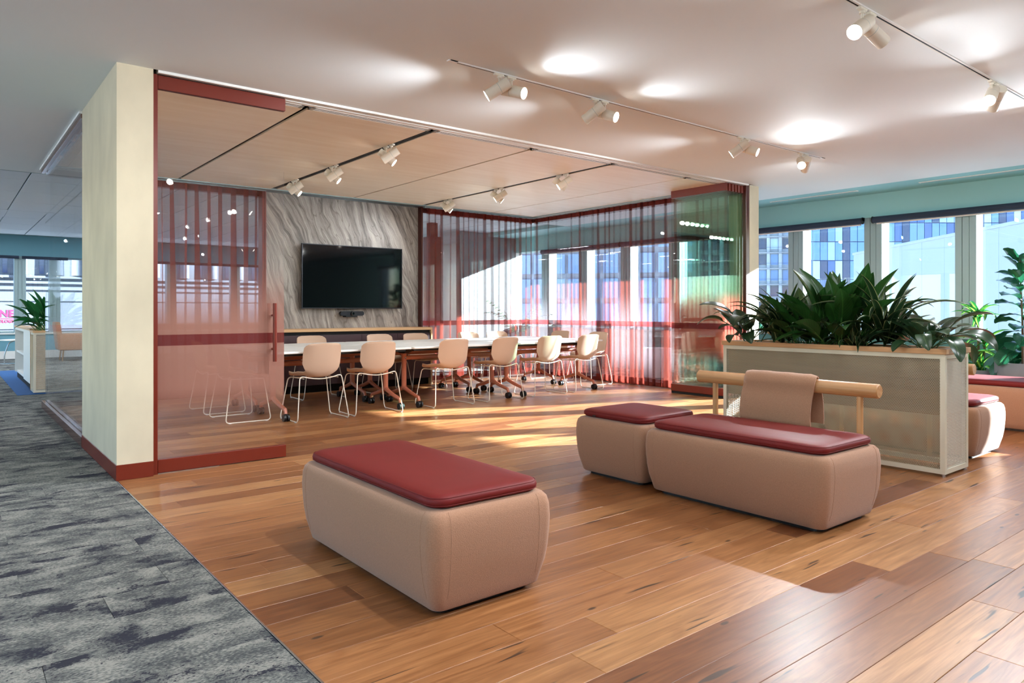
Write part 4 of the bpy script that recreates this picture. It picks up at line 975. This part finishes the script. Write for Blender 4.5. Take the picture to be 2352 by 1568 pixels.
def frond(L, arch):
    v = MB(); d = 1.45; p = Vector((0, 0, 0)); pts = []
    for i in range(15): pts.append(p.copy()); p = p+Vector((math.cos(d)*L/14, 0, math.sin(d)*L/14)); d -= arch/14
    v.tube(pts, lambda t: .006-.004*t, 5)
    for i in range(4, 15):
        for s in (-1, 1):
            q = pts[i]; ll = .2*(1-abs(i-9)/9*.6); dirv = Vector((.6, s*.8, -.25)).normalized(); e = q+dirv*ll; w = Vector((.012, 0, .004))
            v.add([q-w*.3, q+dirv*ll*.5+w, e, q+dirv*ll*.5-w], [(0, 1, 2, 3)], True)
    return v.mesh('frond')
for i in range(11):
    o = link('frond', frond(.95+.2*r.random(), .9+.12*i), M['palm'], pa, (0, 0, 0)); o.rotation_euler = (0, 0, i*2.4)
pot('plant_pot', 'pale floor pot outside the long curtain', (9.6, 8.0, 0), .24, .5, M['potwhite'])

# ------------------------------------------------------------------ the street outside
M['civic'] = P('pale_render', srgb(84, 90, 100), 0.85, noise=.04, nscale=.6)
M['conc'] = P('pale_concrete', srgb(140, 146, 154), 0.85, noise=.04, nscale=.6)
M['bldgwhite'] = P('white_cladding', srgb(160, 172, 182), 0.7, noise=.02, nscale=.8)
M['asphalt'] = P('street_light_bounce', srgb(196, 198, 200), 0.9, noise=.05, nscale=.3)  # ground made pale as a reflector, bouncing daylight up to the ceilings
pan = [P(f'tower_glass_{k}', c, .12, spec=.6, noise=.15, nscale=.5) for k, c in enumerate((srgb(52, 84, 140), srgb(84, 124, 176), srgb(130, 160, 196), srgb(40, 58, 96), srgb(150, 178, 204)))]
M['towerframe'] = P('tower_frame', srgb(52, 70, 112), .5)
struct('street', MB().box(-150, 260, -80, 260, -14.2, -14), M['asphalt'], 'street level far below the windows')
cw = empty('white_wall', 'white panelled wall rising outside the windows', 'wall', (19.2, 1.9, 0), math.atan2(.735, .68))
for i in range(12):
    a = i*1.5
    put('panel', MB().box(a+.006, a+1.494, -.25, 0, -14, 3.58, .003), M['bldgwhite'], cw)
put('coping', MB().box(0, 18, -.3, .06, 3.58, 3.68, .01), M['bldgwhite'], cw)
put('core', MB().box(0, 18, -.22, -.04, -14, 3.5), M['conc'], cw)
pipe = empty('wall_pipe', 'pink pipe with flanges on the white wall', 'pipe', (0, 0, 0))
pd = Vector((.68, .735, 0)).normalized(); pn = Vector((-.735, .68, 0)).normalized()
b0 = Vector((19.2, 1.9, 2.42))+pd*3.0+pn*.25
put('pipe', MB().cyl(b0, b0+pd*2.6, .11, n=14), P('pink_paint', srgb(226, 170, 176), .5), pipe)
for q in (.4, .9, 2.2): put('flange', MB().cyl(b0+pd*q, b0+pd*(q+.1), .17, n=14), M['potwhite'], pipe)
# glass tower
T0 = (Fv+Rv*.402)*130; T1 = (Fv+Rv*.80)*130; tw = T1-T0; ang = math.atan2(tw.y, tw.x)
to = empty('glass_tower', 'blue glass office tower beyond the white wall', 'building', (T0.x, T0.y, 0), ang)
Lt = tw.length; NC = 38; FW = Lt/NC; FH = 3.45
put('frame_core', MB().box(0, Lt, .15, 4, -14, 40), M['towerframe'], to)
pms = []
for k in range(5):
    me = MB().box(.05, FW-.05, 0, .14, .08, FH-.08).mesh('pane'); me.materials.append(pan[k]); pms.append(me)
rt = random.Random(4)
for i in range(NC):
    cb = rt.choice((0, 0, 1, 2, 3))
    for j in range(7):
        k = cb if rt.random() < .45 else rt.choice((0, 1, 1, 2, 3, 4))
        link('pane', pms[k], None, to, (i*FW, 0, -3.6+FH*j))
ab = MB()
for i in range(NC):
    for j in range(4): ab.box(i*FW+.05, (i+1)*FW-.05, 0, .14, -3.6+FH*(7+j)+.08, -3.6+FH*(8+j)-.08)
o = put('upper_panes', ab, pan[0], to); o['kind'] = 'stuff'
# apartment block
T0 = (Fv+Rv*.26)*138; T1 = (Fv+Rv*.392)*134; tw = T1-T0; ang = math.atan2(tw.y, tw.x); Lt = tw.length
ap = empty('apartment_block', 'pale apartment tower with balconies beside the plaster pier', 'building', (T0.x, T0.y, 0), ang)
put('core', MB().box(0, Lt, .6, 4, -14, 34), M['bldgwhite'], ap)
wm = [MB().box(0, 1.35, .5, .62, .75, 2.75).mesh('window') for k in range(3)]
for k in range(3): wm[k].materials.append(pan[(3, 1, 4)[k]])
nc = 8
for i in range(nc):
    x = i*Lt/nc
    put('pier', MB().box(x, x+.55, 0, .7, -14, 34), M['bldgwhite'], ap)
    for j in range(9):
        w = link('window', wm[rt.choice((0, 0, 1, 2))], None, ap, (x+.75, 0, -9+3.0*j))
for j in range(11):
    b = put('balcony', MB().box(0, Lt, -.5, .6, -9.1+3*j, -8.9+3*j), M['conc'], ap)
    put('railing', MB().box(0, Lt, -.5, -.46, -8.0+3*j, -7.95+3*j).box(0, Lt, -.5, -.47, -8.5+3*j, -8.47+3*j), M['towerframe'], b)
tr_ = empty('street_tree', 'green street tree in front of the apartment tower', 'tree', (58, 38, -14))
put('trunk', MB().tube([(0, 0, 0), (.2, .1, 6), (0, 0, 11)], lambda t: .35-.2*t, 8), M['trunk'], tr_)
cm_ = MB(); r = random.Random(2)
for i in range(900):
    v = Vector((r.gauss(0, 1), r.gauss(0, 1), r.gauss(0, 1))).normalized()*r.uniform(1.5, 3.6); c = Vector((v.x, v.y, 11.8+v.z*.9)); a = Vector((r.gauss(0, 1), r.gauss(0, 1), r.gauss(0, 1))).normalized()*.35; b = a.orthogonal().normalized()*.2
    cm_.add([c-a, c+b, c+a, c-b], [(0, 1, 2, 3)])
o = put('crown', cm_, P('tree_leaf', srgb(40, 130, 90), .7, noise=.3, nscale=2), tr_); o['kind'] = 'stuff'
T0 = (Fv-Rv*.02)*95; T1 = (Fv+Rv*.262)*88; tw = T1-T0; ang = math.atan2(tw.y, tw.x); Lt = tw.length
gt = empty('hotel_tower', 'pale blue tower seen through the long red curtain', 'building', (T0.x, T0.y, 0), ang)
put('core', MB().box(0, Lt, .3, 3, -14, 30), M['conc'], gt)
hw = MB().box(.15, 2.0, 0, .3, .3, 2.8).mesh('window'); hw.materials.append(pan[2])
for i in range(int(Lt/2.3)):
    for j in range(10): link('window', hw, None, gt, (.2+2.3*i, 0, -4+3.2*j))
# civic building across the street on the left
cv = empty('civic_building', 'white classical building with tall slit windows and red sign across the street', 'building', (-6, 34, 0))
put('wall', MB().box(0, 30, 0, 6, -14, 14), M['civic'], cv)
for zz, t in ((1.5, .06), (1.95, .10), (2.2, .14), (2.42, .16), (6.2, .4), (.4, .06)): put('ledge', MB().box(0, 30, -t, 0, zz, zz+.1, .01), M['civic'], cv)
slitm = MB().box(0, .16, -.02, .02, 2.6, 6.0).mesh('slit_window'); slitm.materials.append(pan[3])
colm = MB().cyl((0, -.12, 2.55), (0, -.12, 6.2), .2, .17, 14).mesh('half_column'); colm.materials.append(M['civic'])
for i in range(24):
    link('slit_window', slitm, None, cv, (.6+1.2*i, 0, 0)); link('half_column', colm, None, cv, (1.2+1.2*i, 0, 0))
M['signred'] = P('sign_red', srgb(190, 30, 70), .5)
def text(body, size, x, y, z, parent, bold):
    cu = bpy.data.curves.new('lettering', 'FONT'); cu.body = body; cu.size = size; cu.extrude = .004; cu.offset = bold; cu.align_x = 'RIGHT'
    o = bpy.data.objects.new('lettering', cu); COL.objects.link(o); o.parent = parent; o.location = (x, y, z); o.rotation_euler = (PI/2, 0, 0); cu.materials.append(M['signred'])
    bpy.context.view_layer.update(); me = bpy.data.meshes.new_from_object(o.evaluated_get(bpy.context.evaluated_depsgraph_get())); bpy.data.objects.remove(o)
    o = link('lettering', me, M['signred'], parent, (x, y, z)); o.rotation_euler = (PI/2, 0, 0); return o
text('URNE', .39, 8.2, -.008, .885, cv, .012)
text('HNOLOGY', .15, 8.2, -.008, .66, cv, .004)
put('sign_rule', MB().box(7.3, 8.2, -.008, -.001, .80, .83), M['signred'], cv)
ob = empty('office_block', 'blue glazed office block mirrored in the glass wall', 'building', (-34, 44, 0))
put('core', MB().box(0, 24, .2, 8, -14, 16), M['towerframe'], ob)
om = MB().box(.1, 1.9, 0, .2, .2, 2.9); om = om.mesh('pane'); om.materials.append(pan[1])
for i in range(12):
    for j in range(7): link('pane', om if (i*7+j*3) % 5 else pms[2], None, ob, (2*i, 0, -4+3.1*j))
